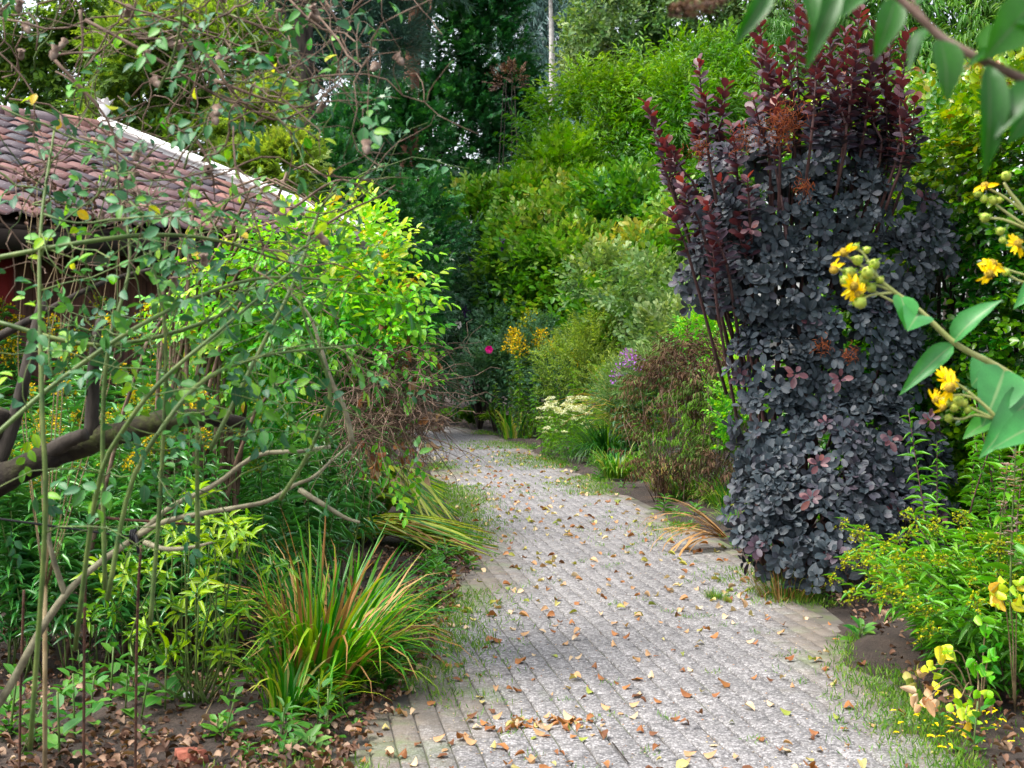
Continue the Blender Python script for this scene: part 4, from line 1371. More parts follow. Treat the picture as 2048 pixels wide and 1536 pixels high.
pro = [stalk('leafy_perennial', 1.1 + .15 * k, 34, .12, .03, (L_LOW, L_TALL, L_BUDD, L_MAPLE)[k], None, None, .05, .08, tint=.5, rad=.005) for k in range(4)]
lab = ['mid green leafy border stem', 'bright green leafy border stem', 'grey-green leafy border stem', 'yellow-green leafy border stem']
scatter(pro, [((px_ := rng.uniform(1000, 1420)) - CX) / F * (Yv := float(np.interp(px_, [1000, 1150, 1300, 1420], [24.5, 21.5, 17.5, 16])) + rng.uniform(0, 3.5)) and (((px_ - CX) / F * Yv), Yv) for _ in range(130)], lab, 'flower', 'leafy perennials of the far border', .6, 1.15, .10, lambda px, y: zone(px, y, ((1060, 'by the tall goldenrods'), (1130, 'behind the white flowers'), (1200, 'behind the lilyturf'), (1270, 'by the purple phlox'), (1350, 'left of the withered stems'), (9999, 'behind the withered stems'))))


# ------------------------------------------------------------------ blades: grasses, daylilies
def blade(L=1., width=.02, bend=1.0, n=7, kink=None):
    """A strap leaf that leaves the ground upright and arches over towards +X."""
    s = np.linspace(0, 1, n)
    ang = bend * s ** 1.5
    dx, dz = np.sin(ang), np.cos(ang)
    x = np.concatenate([[0], np.cumsum((dx[1:] + dx[:-1]) / 2)]) / (n - 1) * L
    z = np.concatenate([[0], np.cumsum((dz[1:] + dz[:-1]) / 2)]) / (n - 1) * L
    w_ = width * np.array([np.interp(v, [0, .15, .55, .85, 1], [.7, 1, .95, .5, .02]) for v in s]) / 2
    nx, nz = -np.cos(ang), np.sin(ang)
    v, f, rb = [], [], []
    for k in range(n):
        v += [(x[k] + nx[k] * -w_[k] * .012, -w_[k], z[k] - nz[k] * -w_[k] * .012), (x[k], 0, z[k]), (x[k] + nx[k] * -w_[k] * .012, w_[k], z[k] - nz[k] * -w_[k] * .012)]
        rb += [1, 0, 1]
    for k in range(n - 1):
        a = 3 * k
        f += [(a, a + 1, a + 4, a + 3), (a + 1, a + 2, a + 5, a + 4)]
    return np.array(v), np.array(f), np.array(rb, float)


def tuft(name, label, base, n, L, width, mats, bends=(.4, 2.0), spread=.06, parts=0, tilt=.35, cat='plant', group=None, lean=(0, 0), weights=None, n_seg=7, sector=None):
    t = thing(name, label, cat, tuple(base), group)
    weights = weights or [1 / len(mats)] * len(mats)
    kinds = [(blade(1, 1, bb, n_seg)) for bb in np.linspace(*bends, 5)]
    protos = {}
    rest = {k: ([], [], [], 0) for k in range(len(mats))}
    for i in range(n):
        mi = rng.choice(len(mats), p=weights)
        k = rng.integers(5)
        tb_ = rng.integers(8)
        l_ = L * rng.uniform(.55, 1.1)
        w_ = width * rng.uniform(.7, 1.15)
        a = rng.uniform(*sector) if sector else rng.random() * 6.283
        off = np.array([math.cos(a), math.sin(a), 0]) * spread * math.sqrt(rng.random())
        M = Matrix.Translation(Vector(off)) @ Matrix.Rotation(a + rng.normal() * .3, 4, 'Z') @ Matrix.Rotation(rng.uniform(0, tilt) + lean[0], 4, 'Y') @ Matrix.Diagonal((l_, w_, l_, 1))
        if lean[1]:
            M = Matrix.Rotation(lean[1], 4, 'Y') @ M
        V, f, rb = kinds[k]
        if i < parts:
            key = (mi, k, tb_)
            if key not in protos:
                protos[key] = make_mesh('blade', V, [f], np.full(len(f), (tb_ + .5) / 8), rb, smooth=True)
                protos[key].materials.append(mats[mi])
            o = bpy.data.objects.new('blade', protos[key])
            COL.objects.link(o)
            o.parent = t
            o.matrix_basis = M
        else:
            R = np.array(M)
            vs, fs, ts, c = rest[mi]
            vs.append(V @ R[:3, :3].T + R[:3, 3])
            fs.append(f + c)
            ts.append(np.full(len(f), (tb_ + .5) / 8))
            rest[mi] = (vs, fs, ts, c + len(V))
    for mi, (vs, fs, ts, c) in rest.items():
        if vs:
            me = make_mesh('blades', np.concatenate(vs), [np.concatenate(fs)], np.concatenate(ts))
            link('foliage', me, mats[mi], t, kind='stuff')
    return t


tuft('daylily', 'arching green daylily tuft with dead brown blades at the path edge', G(625, 1395), 300, .86, .017, [L_BLADE, L_PALEBLADE, L_STRAW], (.5, 2.5), .17, 200, .36, weights=[.70, .08, .22], lean=(0, .26))
tuft('daylily', 'smaller daylily tuft leaning over the bare soil in front of the large one', G(570, 1440), 90, .42, .014, [L_BLADE, L_PALEBLADE], (.8, 2.2), .09, 80, .5, lean=(0, .2), weights=[.6, .4])
tuft('daylily', 'green daylily blades behind the large tuft', G(690, 1330), 100, .7, .022, [L_BLADE, L_STRAW], (.6, 2.2), .14, 60, .4, weights=[.82, .18], lean=(0, .2))


def lying_blades(label, base, n, spread, tip_box, z_mid, width, mats, weights):
    """Strap leaves that rise a little from the base and lie down with their tips on the ground inside tip_box (px)."""
    t = thing('flattened_daylily', label, 'plant', tuple(base))
    for _ in range(n):
        b0 = np.array([rng.normal() * spread, rng.normal() * spread, .02])
        tip = G(rng.uniform(tip_box[0], tip_box[2]), rng.uniform(tip_box[1], tip_box[3])) - base
        tip[2] = rng.uniform(.01, .09)
        zz = z_mid * rng.uniform(.4, 1.2)
        line = spline([b0, b0 * .72 + tip * .28 + [0, 0, zz], b0 * .35 + tip * .65 + [rng.normal() * .03, rng.normal() * .04, zz * .75], tip], 9)
        w_ = width * rng.uniform(.7, 1.15) * np.interp(np.linspace(0, 1, 9), [0, .15, .6, .9, 1], [.7, 1, .9, .45, .03])
        tg = unit(np.gradient(line, axis=0))
        sd_ = unit(np.cross(tg, [0, 0, 1.]) + rng.normal(size=3) * .2)
        v = np.stack([line - sd_ * w_[:, None] / 2 + [0, 0, .006], line, line + sd_ * w_[:, None] / 2 + [0, 0, .006]], 1).reshape(-1, 3)
        k = np.arange(8)[:, None] * 3
        f = np.concatenate([k + [0, 1, 4, 3], k + [1, 2, 5, 4]])
        m_ = mats[rng.choice(len(mats), p=weights)]
        me = make_mesh('blade', v, [f], np.full(len(f), np.clip(rng.normal(.5, .22), 0, .99)), np.tile([1., 0, 1.], 9), smooth=True)
        link('blade', me, m_, t)
    return t


lying_blades('yellowing daylily leaves lying flat over the path edge', G(700, 1085), 90, .10, (860, 1070, 1000, 1128), .16, .034, [L_PALEBLADE, L_BLADE, L_STRAW], [.62, .22, .16])
lying_blades('broad green daylily leaves arching over the path edge above the flattened ones', G(700, 1040), 70, .14, (850, 1020, 925, 1085), .42, .040, [L_BLADE, L_PALEBLADE], [.65, .35])
lying_blades('pale green strap leaves at the back of the flattened clump', G(720, 995), 60, .16, (790, 975, 905, 1030), .25, .030, [L_PALEBLADE, L_BLADE], [.6, .4])
tuft('iris_clump', 'upright strap-leaved clump below the goldenrods at the bend', gp(1035, 24.3), 44, .7, .038, [L_BLADE, L_PALEBLADE], (.3, 1.8), .3, 40, .3, weights=[.5, .5])
tuft('lilyturf_tuft', 'dense dark green grassy tuft with arching blades beside the white flowers', G(1212, 930), 620, .82, .018, [L_DARKBLADE, L_BLADE], (.9, 2.5), .16, 140, .75, weights=[.8, .2])
tuft('lilyturf_tuft', 'lighter green grassy tuft in front of the dark one', G(1235, 955), 240, .5, .016, [L_GRASS, L_BLADE], (.8, 2.2), .18, 60, .6)
tuft('plumed_grass', 'fountain of pale thin grass blades in the middle of the border', gp(1272, 19.2), 380, 1.55, .012, [L_GRASS, L_PALEBLADE, L_STRAW], (.5, 2.2), .12, 60, .3, weights=[.45, .35, .2])
tuft('dry_grass', 'tuft of dry tan blades by the withered stems', G(1330, 985), 120, .5, .010, [L_STRAW, L_GRASS], (.5, 2.0), .15, 40, .6)
tuft('sedge_tuft', 'green grassy tuft under the withered stems beside the path', G(1400, 1000), 200, .45, .014, [L_GRASS, L_BLADE], (.7, 2.2), .25, 50, .6)
tuft('sedge_tuft', 'small grey-green grass tuft at the foot of the withered stems', G(1355, 1000), 110, .32, .008, [L_GRASS], (.3, 1.4), .07, 30, .5)
for (px, py, n_, L_, lb_) in ((1290, 962, 150, .38, 'fresh green sedge beside the lilyturf'), (1440, 1022, 170, .42, 'green sedge half under the smoke bush'), (1310, 975, 120, .3, 'low sedge at the feet of the dry grass'), (1470, 1060, 120, .3, 'small sedge between the trailing reeds and the smoke bush')):
    tuft('sedge_tuft', lb_, G(px, py) + np.array([.1, .2, 0]), n_, L_, .012, [L_GRASS, L_BLADE], (.7, 2.2), .2, 30, .7)
tuft('reed_litter', 'long dry tan reed leaves trailing from the smoke bush onto the path', G(1450, 1110) + np.array([.1, .3, .1]), 26, .75, .028, [L_STRAW], (.9, 1.9), .12, 26, .8, lean=(.7, 0), sector=(2.7, 3.9))
tuft('grass_tuft', 'wispy dry grass tuft under the skirt of the smoke bush', G(1570, 1198), 190, .26, .005, [L_GRASS, L_STRAW], (.3, 1.6), .18, 40, .7)
tuft('grass_tuft', 'small olive grass cushion growing out of the path near the smoke bush', G(1432, 1197), 150, .075, .004, [L_GRASS], (.3, 1.6), .07, 0, .8)

# ferns
def fern(label, base, n, L, m=L_FERN, tint=.5):
    t = thing('fern', label, 'fern', tuple(base))
    c = Leaves('lance')
    tb = Tubes()
    for k in range(n):
        a = rng.random() * 6.283
        l_ = L * rng.uniform(.7, 1.1)
        d = np.array([math.cos(a), math.sin(a), 0])
        line = spline([np.zeros(3), d * l_ * .35 + [0, 0, l_ * .5], d * l_ * .85 + [0, 0, l_ * .42]], 16)
        tb.add(line, .004, 3)
        s = np.cross(d, [0, 0, 1.])
        for sg in (-1, 1):
            u = np.linspace(.15, .98, 20)
            p = np.stack([np.interp(u, np.linspace(0, 1, 16), line[:, j]) for j in range(3)], -1)
            ll_ = l_ * .26 * np.sin(np.pi * np.clip(u * .9 + .1, 0, 1)) ** .8
            c.add(p, unit(np.tile(s * sg + d * .35 + [0, 0, -.1], (20, 1)) + rng.normal(size=(20, 3)) * .1), np.tile([0, 0, 1.], (20, 1)), ll_, l_ * .05, np.clip(tint + rng.normal(size=20) * .15, 0, .99))
    tb.build('stem', STEM_GREEN, t)
    c.build('foliage', m, t, kind='stuff')


fern('yellow-green fern at the far edge of the path', gp(1005, 26.3), 16, .62, tint=.7)
fern('darker green fern in the shade by the path bend', gp(950, 27.5), 18, .8, tint=.25)
fern('low fern at the path edge beside the withered leaf litter', gp(915, 28.3), 12, .6, tint=.2)
fern('small fern right of the yellow-green fern', gp(1045, 25.4), 10, .45, tint=.6)

# ------------------------------------------------------------------ near left: bright shrub, rose, mossy tree
def twigs_with_leaves(cloud, tb, start, dirn, L, sp, n=10, r=.006, bend=.3, tint=.5, scale=1., grav=.0, every=1.0, sides=5, leaf_from=.2, n_leaf=None):
    pts = [np.asarray(start, float)]
    d = unit(np.asarray(dirn, float))
    for k in range(n):
        d = unit(d + rng.normal(size=3) * bend / math.sqrt(n) * 1.6 - np.array([0, 0, grav / n]))
        pts.append(pts[-1] + d * L / n)
    pts = np.array(pts)
    tb.add(pts, [r, r * .7, r * .35], sides)
    m = n_leaf if n_leaf is not None else max(1, int(L / .09 * every))
    if cloud is not None and m:
        u = leaf_from + (1 - leaf_from) * rng.random(m)
        p = np.stack([np.interp(u, np.linspace(0, 1, len(pts)), pts[:, j]) for j in range(3)], -1)
        dd = unit(np.tile(pts[-1] - pts[0], (m, 1)) * .5 / max(L, .01) + rng.normal(size=(m, 3)) * .7 + [0, 0, .1])
        place(cloud, sp, p, dd, unit(rng.normal(size=(m, 3)) * .35 + [0, -.5, .9]), rng.uniform(.7, 1.15, m) * scale, np.clip(tint + rng.normal(size=m) * .12, 0, .99), .2, .15)
    return pts


SP_ROSE = [sprig(5, .12, .046, .027, 60) for _ in range(4)] + [sprig(3, .09, .054, .032, 60) for _ in range(2)]
SP_BR = [sprig(7, .19, .054, .030, 60) for _ in range(5)]


def bright_shrub():
    b = np.array([-1.75, 7.3, 0.])
    t = thing('arching_shrub', 'arching yellow-green shrub hanging over the left path edge, twiggy and brown below', 'shrub', tuple(b))
    lo_ = tuple(-b)
    rows = [(620, 520, 7.2, 110, 60), (715, 515, 7.2, 105, 60), (560, 590, 7.3, 120, 80), (690, 600, 7.0, 120, 85), (765, 600, 7.0, 65, 75), (770, 680, 6.9, 60, 70), (650, 690, 7.2, 90, 70),
            (500, 550, 7.4, 100, 55), (430, 600, 7.3, 90, 60), (560, 690, 7.2, 100, 60), (800, 730, 6.9, 35, 60), (700, 465, 7.5, 60, 35), (480, 660, 7.5, 100, 75), (580, 760, 7.4, 90, 70), (800, 780, 6.8, 30, 30)]
    lob = px_lobes(rows)
    pos, d = shell(lob, 1200, .5, .3, low=-1, clump=.25, cf=4., merge=.7)
    px = CX + pos[:, 0] / pos[:, 1] * F
    py = HY - (pos[:, 2] - EH) / pos[:, 1] * F
    kp = ~((px > 680) & (px < 850) & (py > 690) & (rng.random(len(px)) < .8))
    pos, d = pos[kp], d[kp]
    c = Leaves('leaf5')
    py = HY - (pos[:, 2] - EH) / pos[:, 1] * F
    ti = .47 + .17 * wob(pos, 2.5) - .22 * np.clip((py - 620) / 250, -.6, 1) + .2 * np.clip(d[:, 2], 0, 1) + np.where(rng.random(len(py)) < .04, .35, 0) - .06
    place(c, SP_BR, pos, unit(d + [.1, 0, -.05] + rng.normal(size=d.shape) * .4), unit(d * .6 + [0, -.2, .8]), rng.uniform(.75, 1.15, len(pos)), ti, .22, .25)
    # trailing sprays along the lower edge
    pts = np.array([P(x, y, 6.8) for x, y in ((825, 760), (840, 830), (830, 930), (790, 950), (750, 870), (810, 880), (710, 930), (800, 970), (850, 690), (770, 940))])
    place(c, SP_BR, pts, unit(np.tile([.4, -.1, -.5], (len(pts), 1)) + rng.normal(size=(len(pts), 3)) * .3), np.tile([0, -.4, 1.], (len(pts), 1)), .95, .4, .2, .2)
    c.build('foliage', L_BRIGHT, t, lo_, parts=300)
    tb = Tubes()
    for k in range(34):
        L = lob[rng.integers(len(lob))]
        tip = np.array(L[:3]) + rng.normal(size=3) * .12
        b0 = b + [rng.normal() * .15, rng.normal() * .15, 0]
        mid = np.array([b0[0] * .5 + tip[0] * .5 - .1, b0[1] * .5 + tip[1] * .5, tip[2] + .12])
        tb.add(spline([b0, mid, tip], 10), [.014, .009, .003], 5)
    # brown bare tangle on the underside
    for k in range(620):
        st = P(rng.uniform(680, 850), rng.uniform(690, 880), rng.uniform(6.6, 7.3))
        twigs_with_leaves(None, tb, st, [rng.normal() * .6 + .25, rng.normal() * .4, rng.normal() * .5 - .25], rng.uniform(.2, .5), None, 6, .0030, .6, grav=.6, sides=3)
    tb.build('stems', TWIG, t, lo_)
    c = Leaves('curl')
    m = 90
    pos = np.stack([P(x, y, z) for x, y, z in zip(rng.uniform(720, 880, m), rng.uniform(640, 960, m), rng.uniform(6.7, 7.2, m))])
    c.add(pos, unit(rng.normal(size=(m, 3)) * .5 + [0, 0, -1]), rand_unit(m), .055, .035, rng.random(m) * .6 + .1)
    c.build('withered_leaves', L_FALL, t, lo_)


bright_shrub()


def dark_climber():
    """bare mossy tree at the left edge"""
    Y = 4.3
    b = np.array([-1.75, Y, 0.])
    t = thing('mossy_tree', 'old leaning tree with a dark mossy trunk and cut stubs beside the bed', 'tree', tuple(b))
    lo_ = tuple(-b)
    tb = Tubes()
    tb.add(spline([b, P(-70, 1150, Y), P(-30, 990, Y), P(60, 930, Y - .05), P(150, 895, Y), P(250, 862, Y), P(330, 842, Y), P(400, 836, Y), P(490, 845, Y + .05)], 36), [.08, .066, .048, .042, .038, .034, .030, .026, .018], 10, .12)
    tb.build('trunk', MOSSY, t, lo_)
    for pts, r in (([P(-20, 960, Y), P(25, 850, Y), P(62, 700, Y + .05), P(85, 600, Y + .1)], [.026, .022, .018, .014]),
                   ([P(182, 880, Y), P(186, 780, Y), P(190, 690, Y), P(200, 640, Y + .05)], [.024, .019, .016, .012]),
                   ([P(-40, 930, Y), P(-10, 860, Y), P(8, 820, Y)], [.045, .04, .034]),
                   ([P(100, 905, Y - .05), P(140, 880, Y - .1), P(172, 868, Y - .12)], [.026, .022, .018]),
                   ([P(-50, 700, Y + .3), P(60, 640, Y + .2), P(220, 560, Y + .2), P(400, 520, Y + .3)], [.016, .012, .008, .004])):
        Tubes().add(spline(pts, 12), r, 8, .06).build('branch', MOSSY if r[0] > .03 else BARK, t, lo_)


dark_climber()


def rose():
    b = np.array([-1.55, 3.9, 0.])
    t = thing('climbing_rose', 'big loose rose with green arching canes and blue-green leaves across the left side', 'shrub', tuple(b))
    lo_ = tuple(-b)
    c = Leaves('leaf5')
    green, grey, brown = Tubes(), Tubes(), Tubes()
    Y = 3.7
    canes = [[(60, 1500, 3.6), (90, 1050, 3.5), (84, 800, 3.5), (80, 480, 3.6), (110, 250, 3.8)],
             [(150, 1300, 3.7), (195, 975, 3.6), (253, 850, 3.55), (328, 757, 3.55), (427, 672, 3.6), (512, 600, 3.7), (600, 530, 3.8)],
             [(215, 1200, 3.6), (260, 975, 3.6), (328, 850, 3.6), (403, 764, 3.7), (488, 723, 3.8), (564, 705, 3.9), (720, 690, 4.1)],
             [(300, 1250, 3.9), (321, 975, 3.9), (331, 675, 3.9), (300, 500, 3.9)],
             [(395, 1100, 4.0), (394, 900, 4.0), (396, 800, 4.0)],
             [(-20, 880, 3.5), (120, 760, 3.6), (300, 640, 3.7), (500, 560, 3.9), (680, 560, 4.1)],
             [(-30, 520, 3.6), (150, 487, 3.6), (300, 470, 3.7), (430, 480, 3.8), (560, 520, 4.)],
             [(210, 1180, 3.8), (205, 900, 3.8), (216, 700, 3.8), (260, 520, 3.9), (230, 330, 4.0)],
             [(-20, 640, 3.9), (200, 690, 3.9), (420, 640, 4.0), (520, 560, 4.1), (640, 470, 4.2)],
             [(420, 900, 3.9), (520, 700, 4.0), (590, 560, 4.1), (640, 420, 4.3), (690, 370, 4.4)],
             [(560, 1000, 4.2), (620, 900, 4.2), (660, 780, 4.2), (610, 640, 4.2), (600, 560, 4.2)]]
    for k, cn in enumerate(canes):
        pts = spline([P(*q) for q in cn], 22)
        green.add(pts, [.0068, .006, .003], 7)
        for _ in range(10):
            i = rng.integers(4, 21)
            L = rng.uniform(.18, .55)
            twigs_with_leaves(c, green, pts[i], [rng.normal() * .8 + .1, rng.normal() * .4, rng.normal() * .7 + .15], L, SP_ROSE, 8, .0022, .45, .30 + .45 * rng.random(), .9, .35, .22, 5, n_leaf=1)
    # grey main cane tied to the support
    main = [[(-60, 1460, 4.4), (0, 1405, 4.35), (70, 1280, 4.3), (130, 1190, 4.3), (200, 1125, 4.3), (270, 1075, 4.3), (340, 1015, 4.3), (430, 970, 4.3), (512, 911, 4.3), (600, 903, 4.3), (660, 893, 4.35)],
            [(270, 1075, 4.3), (330, 1043, 4.25), (400, 1028, 4.25), (490, 1012, 4.25), (540, 1000, 4.25), (590, 970, 4.25), (625, 955, 4.25), (665, 920, 4.3), (705, 885, 4.3)],
            [(705, 885, 4.3), (690, 820, 4.3), (662, 760, 4.3), (640, 690, 4.3), (618, 630, 4.3), (575, 580, 4.3)],
            [(600, 980, 4.25), (640, 1005, 4.2), (690, 1035, 4.2), (720, 1045, 4.2)],
            [(130, 1190, 4.3), (100, 1090, 4.25), (88, 980, 4.25), (84, 880, 4.25)],
            [(290, 1085, 4.25), (330, 1098, 4.2), (380, 1095, 4.2), (425, 1085, 4.2)]]
    for k, cn in enumerate(main):
        grey.add(spline([P(*q) for q in cn], 30), [.0135, .0095, .006] if k == 0 else [.009, .0065, .0035], 8, .05)
    # twiggy brown top with dried heads
    heads = []
    starts = [(-20, 60), (0, 200), (60, -20), (200, -30), (330, -20), (-20, 330), (120, 120), (260, 60), (420, 20), (150, 260), (300, 180), (470, 120), (520, 40), (560, -20), (640, 30), (60, 420), (240, 380), (380, 330), (500, 260)]
    for (px, py) in starts:
        for _ in range(5):
            yy = rng.uniform(3.3, 4.4)
            a = rng.uniform(-1.25, .7)
            pts = twigs_with_leaves(c if rng.random() < .42 else None, brown if rng.random() < .7 else green, P(px + rng.normal() * 30, py + rng.normal() * 30, yy), [math.cos(a), rng.normal() * .25, -math.sin(a) * .9 + .1], rng.uniform(.3, .85), SP_ROSE, 12, .0030, .75, .34, .9, .3, .22, 4, n_leaf=2)
            for _ in range(3):
                i = rng.integers(3, 12)
                p2 = twigs_with_leaves(c if rng.random() < .22 else None, brown, pts[i], [rng.normal(), rng.normal() * .4, rng.normal()], rng.uniform(.12, .32), SP_ROSE, 6, .0018, .6, .4, .85, .2, .2, 4, n_leaf=1)
                if rng.random() < .3:
                    heads.append(p2[-1])
    # hand-placed twigs reaching right across the dark trees
    for cn in ([(430, 160, 3.7), (520, 195, 3.7), (600, 215, 3.75), (640, 205, 3.75), (690, 200, 3.8)], [(400, 90, 3.7), (480, 200, 3.7), (560, 240, 3.8), (650, 190, 3.8), (660, 150, 3.8)], [(480, 40, 3.9), (560, 60, 3.9), (640, 45, 3.9)],
               [(380, 260, 3.7), (420, 330, 3.7), (430, 400, 3.75)], [(160, 20, 3.6), (165, 90, 3.6), (145, 150, 3.6)], [(100, 110, 3.7), (220, 250, 3.7), (240, 400, 3.7), (270, 470, 3.7)], [(580, 420, 4.2), (680, 360, 4.2), (760, 400, 4.2)],
               [(620, 470, 4.2), (700, 420, 4.2), (755, 395, 4.2), (790, 370, 4.2)], [(170, 40, 3.5), (300, 110, 3.5), (430, 190, 3.6), (480, 205, 3.6), (600, 200, 3.7)]):
        pts = spline([P(*q) for q in cn], 14)
        brown.add(pts, [.005, .003, .0015], 5)
        for _ in range(3):
            i = rng.integers(4, 13)
            p2 = twigs_with_leaves(c if rng.random() < .4 else None, brown, pts[i], [rng.normal() + .4, 0, rng.normal()], rng.uniform(.08, .2), SP_ROSE, 5, .0016, .5, .5, .9, n_leaf=1)
            heads.append(p2[-1])
    # loose leaves of the mid zone
    m = 70
    pos = np.stack([P(x, y, z) for x, y, z in zip(rng.uniform(0, 600, m), np.clip(rng.normal(720, 140, m), 460, 1050), rng.uniform(3.3, 4.4, m))])
    place(c, SP_ROSE, pos, unit(rng.normal(size=(m, 3)) + [0, 0, -.2]), unit(rng.normal(size=(m, 3)) * .4 + [0, -.5, .8]), rng.uniform(.8, 1.25, m), .36 + rng.normal(size=m) * .2, .2, .25)
    c.build('foliage', L_ROSE, t, lo_, parts=300)
    # autumn-yellow and pale leaves
    y_ = Leaves('leaf5')
    m = 60
    pos = np.stack([P(x, y, z) for x, y, z in zip(rng.uniform(60, 700, m), rng.uniform(40, 560, m), rng.uniform(3.5, 4.3, m))])
    y_.add(pos, unit(rng.normal(size=(m, 3)) + [.1, 0, -.3]), unit(rng.normal(size=(m, 3)) * .5 + [0, -.8, .3]), rng.uniform(.028, .045, m), rng.uniform(.018, .028, m), rng.uniform(.15, .95, m))
    y_.build('yellowed_leaves', L_BRIGHT, t, lo_, parts=60, part_name='yellowed_leaf')
    green.build('canes', STEM_GREEN, t, lo_)
    grey.build('old_cane', TWIG_GREY, t, lo_)
    brown.build('twigs', TWIG, t, lo_)
    hv, hf = lathe([(.001, -.006), (.007, 0), (.009, .008), (.006, .014), (.011, .022), (.004, .020)], 7)
    hme = make_mesh('seed_head', hv, [hf], smooth=True)
    hme.materials.append(SEED)
    for h in heads[:70]:
        o = bpy.data.objects.new('seed_head', hme)
        COL.objects.link(o)
        o.parent = t
        o.location = tuple(h - b)
        o.rotation_euler = (rng.normal() * .6, rng.normal() * .6, 0)
        o.scale = (1.2,) * 3


rose()

# second withered spray against the roof
t = thing('dried_flower_spray', 'cloud of small dry brown flower heads in front of the shed roof edge', 'plant', tuple(gp(110, 4.6)))
c = Leaves('curl')
tb = Tubes()
lo_ = tuple(-np.array(t.location))
b0 = gp(90, 4.6)
for k in range(14):
    tip = P(rng.uniform(20, 250), rng.uniform(360, 440), 4.6 + rng.normal() * .12)
    pts = spline([b0 + [0, 0, .8], (b0 + tip) / 2 + [rng.normal() * .05, 0, .5], tip], 8)
    tb.add(pts, [.0022, .001], 4)
    m = 18
    p = pts[-1] + rng.normal(size=(m, 3)) * .03
    c.add(p, rand_unit(m), rand_unit(m), .018, .012, rng.random(m) * .5)
tb.add([b0, b0 + [0, 0, .9]], .008, 5)
tb.build('stems', STEM_DRY, t, lo_)
c.build('seed_heads', L_LITTER, t, lo_)

# metal plant supports, cord
def support(label, rows, ):
    t = thing('plant_support', label, 'plant support', tuple(P(*rows[0][0]) * np.array([1, 1, 0])))
    lo_ = tuple(-np.array(t.location))
    for k, pl in enumerate(rows):
        pts = [P(*q) if not isinstance(q, np.ndarray) else q for q in pl]
        Tubes().add(spline(pts, 14), .0045, 7).build('rod' if k < 2 else 'bar', RUST, t, lo_)


def gpt(px, Y):
    return gp(px, Y) - np.array([0, 0, .1])


support('rusty wire hoop support with two upright rods tied to the rose cane', [[(178, 1032, 4.35), (170, 1200, 4.35), (168, 1400, 4.35), gpt(166, 4.35)], [(282, 1090, 4.5), (276, 1200, 4.5), (272, 1400, 4.5), gpt(270, 4.5)], [(178, 1032, 4.35), (260, 1040, 4.3), (330, 1045, 4.3), (400, 1050, 4.3)]])
support('single thin rusty rod standing near the corner of the bed', [[(48, 1180, 4.6), (44, 1300, 4.6), (40, 1450, 4.6), gpt(38, 4.6)]])
t = thing('tie_cord', 'black cord pulled tight from the edge and knotted round the rose cane', 'cord', tuple(P(268, 1072, 4.28)))
lo_ = tuple(-np.array(t.location))
Tubes().add(spline([P(-60, 1030, 4.1), P(60, 1046, 4.15), P(160, 1060, 4.22), P(262, 1073, 4.28)], 14), .0035, 7).build('cord', CORDM, t, lo_)
k_ = np.linspace(0, 6 * math.pi, 60)
cc = P(268, 1074, 4.30)
Tubes().add(cc + np.stack([.010 * k_ / 10 - .01, .021 * np.cos(k_), .021 * np.sin(k_)], -1), .0034, 6).build('knot', CORDM, t, lo_)
Tubes().add([P(272, 1070, 4.27), P(275, 1090, 4.26), P(277, 1107, 4.26)], .005, 7).build('cord_end', CORDM, t, lo_)

# lime-green whorled shrub (two) under the goldenrods
SP_WH = [rosette(9, .085, .024) for _ in range(4)]


def whorls(label, base, spots, n_fill):
    t = thing('whorled_shrub', label, 'shrub', tuple(base))
    lo_ = tuple(-np.array(base))
    tb = Tubes()
    c = Leaves('lance2')
    pos = np.array([P(*s) for s in spots])
    for p in pos:
        tb.add(spline([np.array(base) + [rng.normal() * .05, rng.normal() * .05, 0], (np.array(base) + p) / 2 + [rng.normal() * .06, 0, -.05], p], 8), [.006, .003], 5)
    place(c, SP_WH, pos, unit(rng.normal(size=(len(pos), 3)) * .35 + [.05, -.35, .9]), rand_unit(len(pos)), rng.uniform(.8, 1.15, len(pos)), .72, .12)
    m = n_fill
    p2 = pos[rng.integers(len(pos), size=m)] + rng.normal(size=(m, 3)) * [.12, .1, .09] + [0, .12, -.08]
    place(c, SP_WH, p2, unit(rng.normal(size=(m, 3)) * .5 + [0, -.2, .9]), rand_unit(m), .8, .3, .2)
    c.build('foliage', L_LIME, t, lo_, parts=200)
    tb.build('stems', STEM_GREEN, t, lo_)


whorls('evergreen shrub with lime-yellow leaf whorls below the grey rose cane', gp(400, 6.2), [(x, y, 5.9 + .2 * ((i * 7) % 5) / 5) for i, (x, y) in enumerate(((455, 1060), (430, 1085), (480, 1095), (380, 1075), (345, 1065), (400, 1000), (390, 985), (450, 1130), (410, 1165), (300, 1150), (398, 1200), (262, 1155), (420, 1055), (370, 1100), (500, 1085), (330, 1120), (470, 1070)))], 26)
whorls('low evergreen sprig with lime-tipped whorls on the dark litter', gp(400, 6.7), [(x, y, 6.1) for x, y in ((295, 1262), (380, 1285), (440, 1320), (360, 1230), (470, 1225), (330, 1300), (420, 1250), (200, 1150))], 26)

# ------------------------------------------------------------------ cup plant (yellow flowers) on the right
def big_leaf(name, A, B, width, up, m, parent, loc, fold=1.0, tint=.5, bend=.0):
    A, B = np.asarray(A), np.asarray(B)
    V, tr, qd, rib = SHAPE['big']
    L = np.linalg.norm(B - A)
    M = frames((B - A)[None], np.asarray(up, float)[None])[0]
    W = V * [width, L, L * fold]
    W[:, 2] += bend * L * np.sin(np.pi * V[:, 1])
    W = W @ M.T + A
    me = make_mesh(name, W, [tr, qd], np.full(len(tr) + len(qd), tint), rib, smooth=True)
    return link(name, me, m, parent, loc)


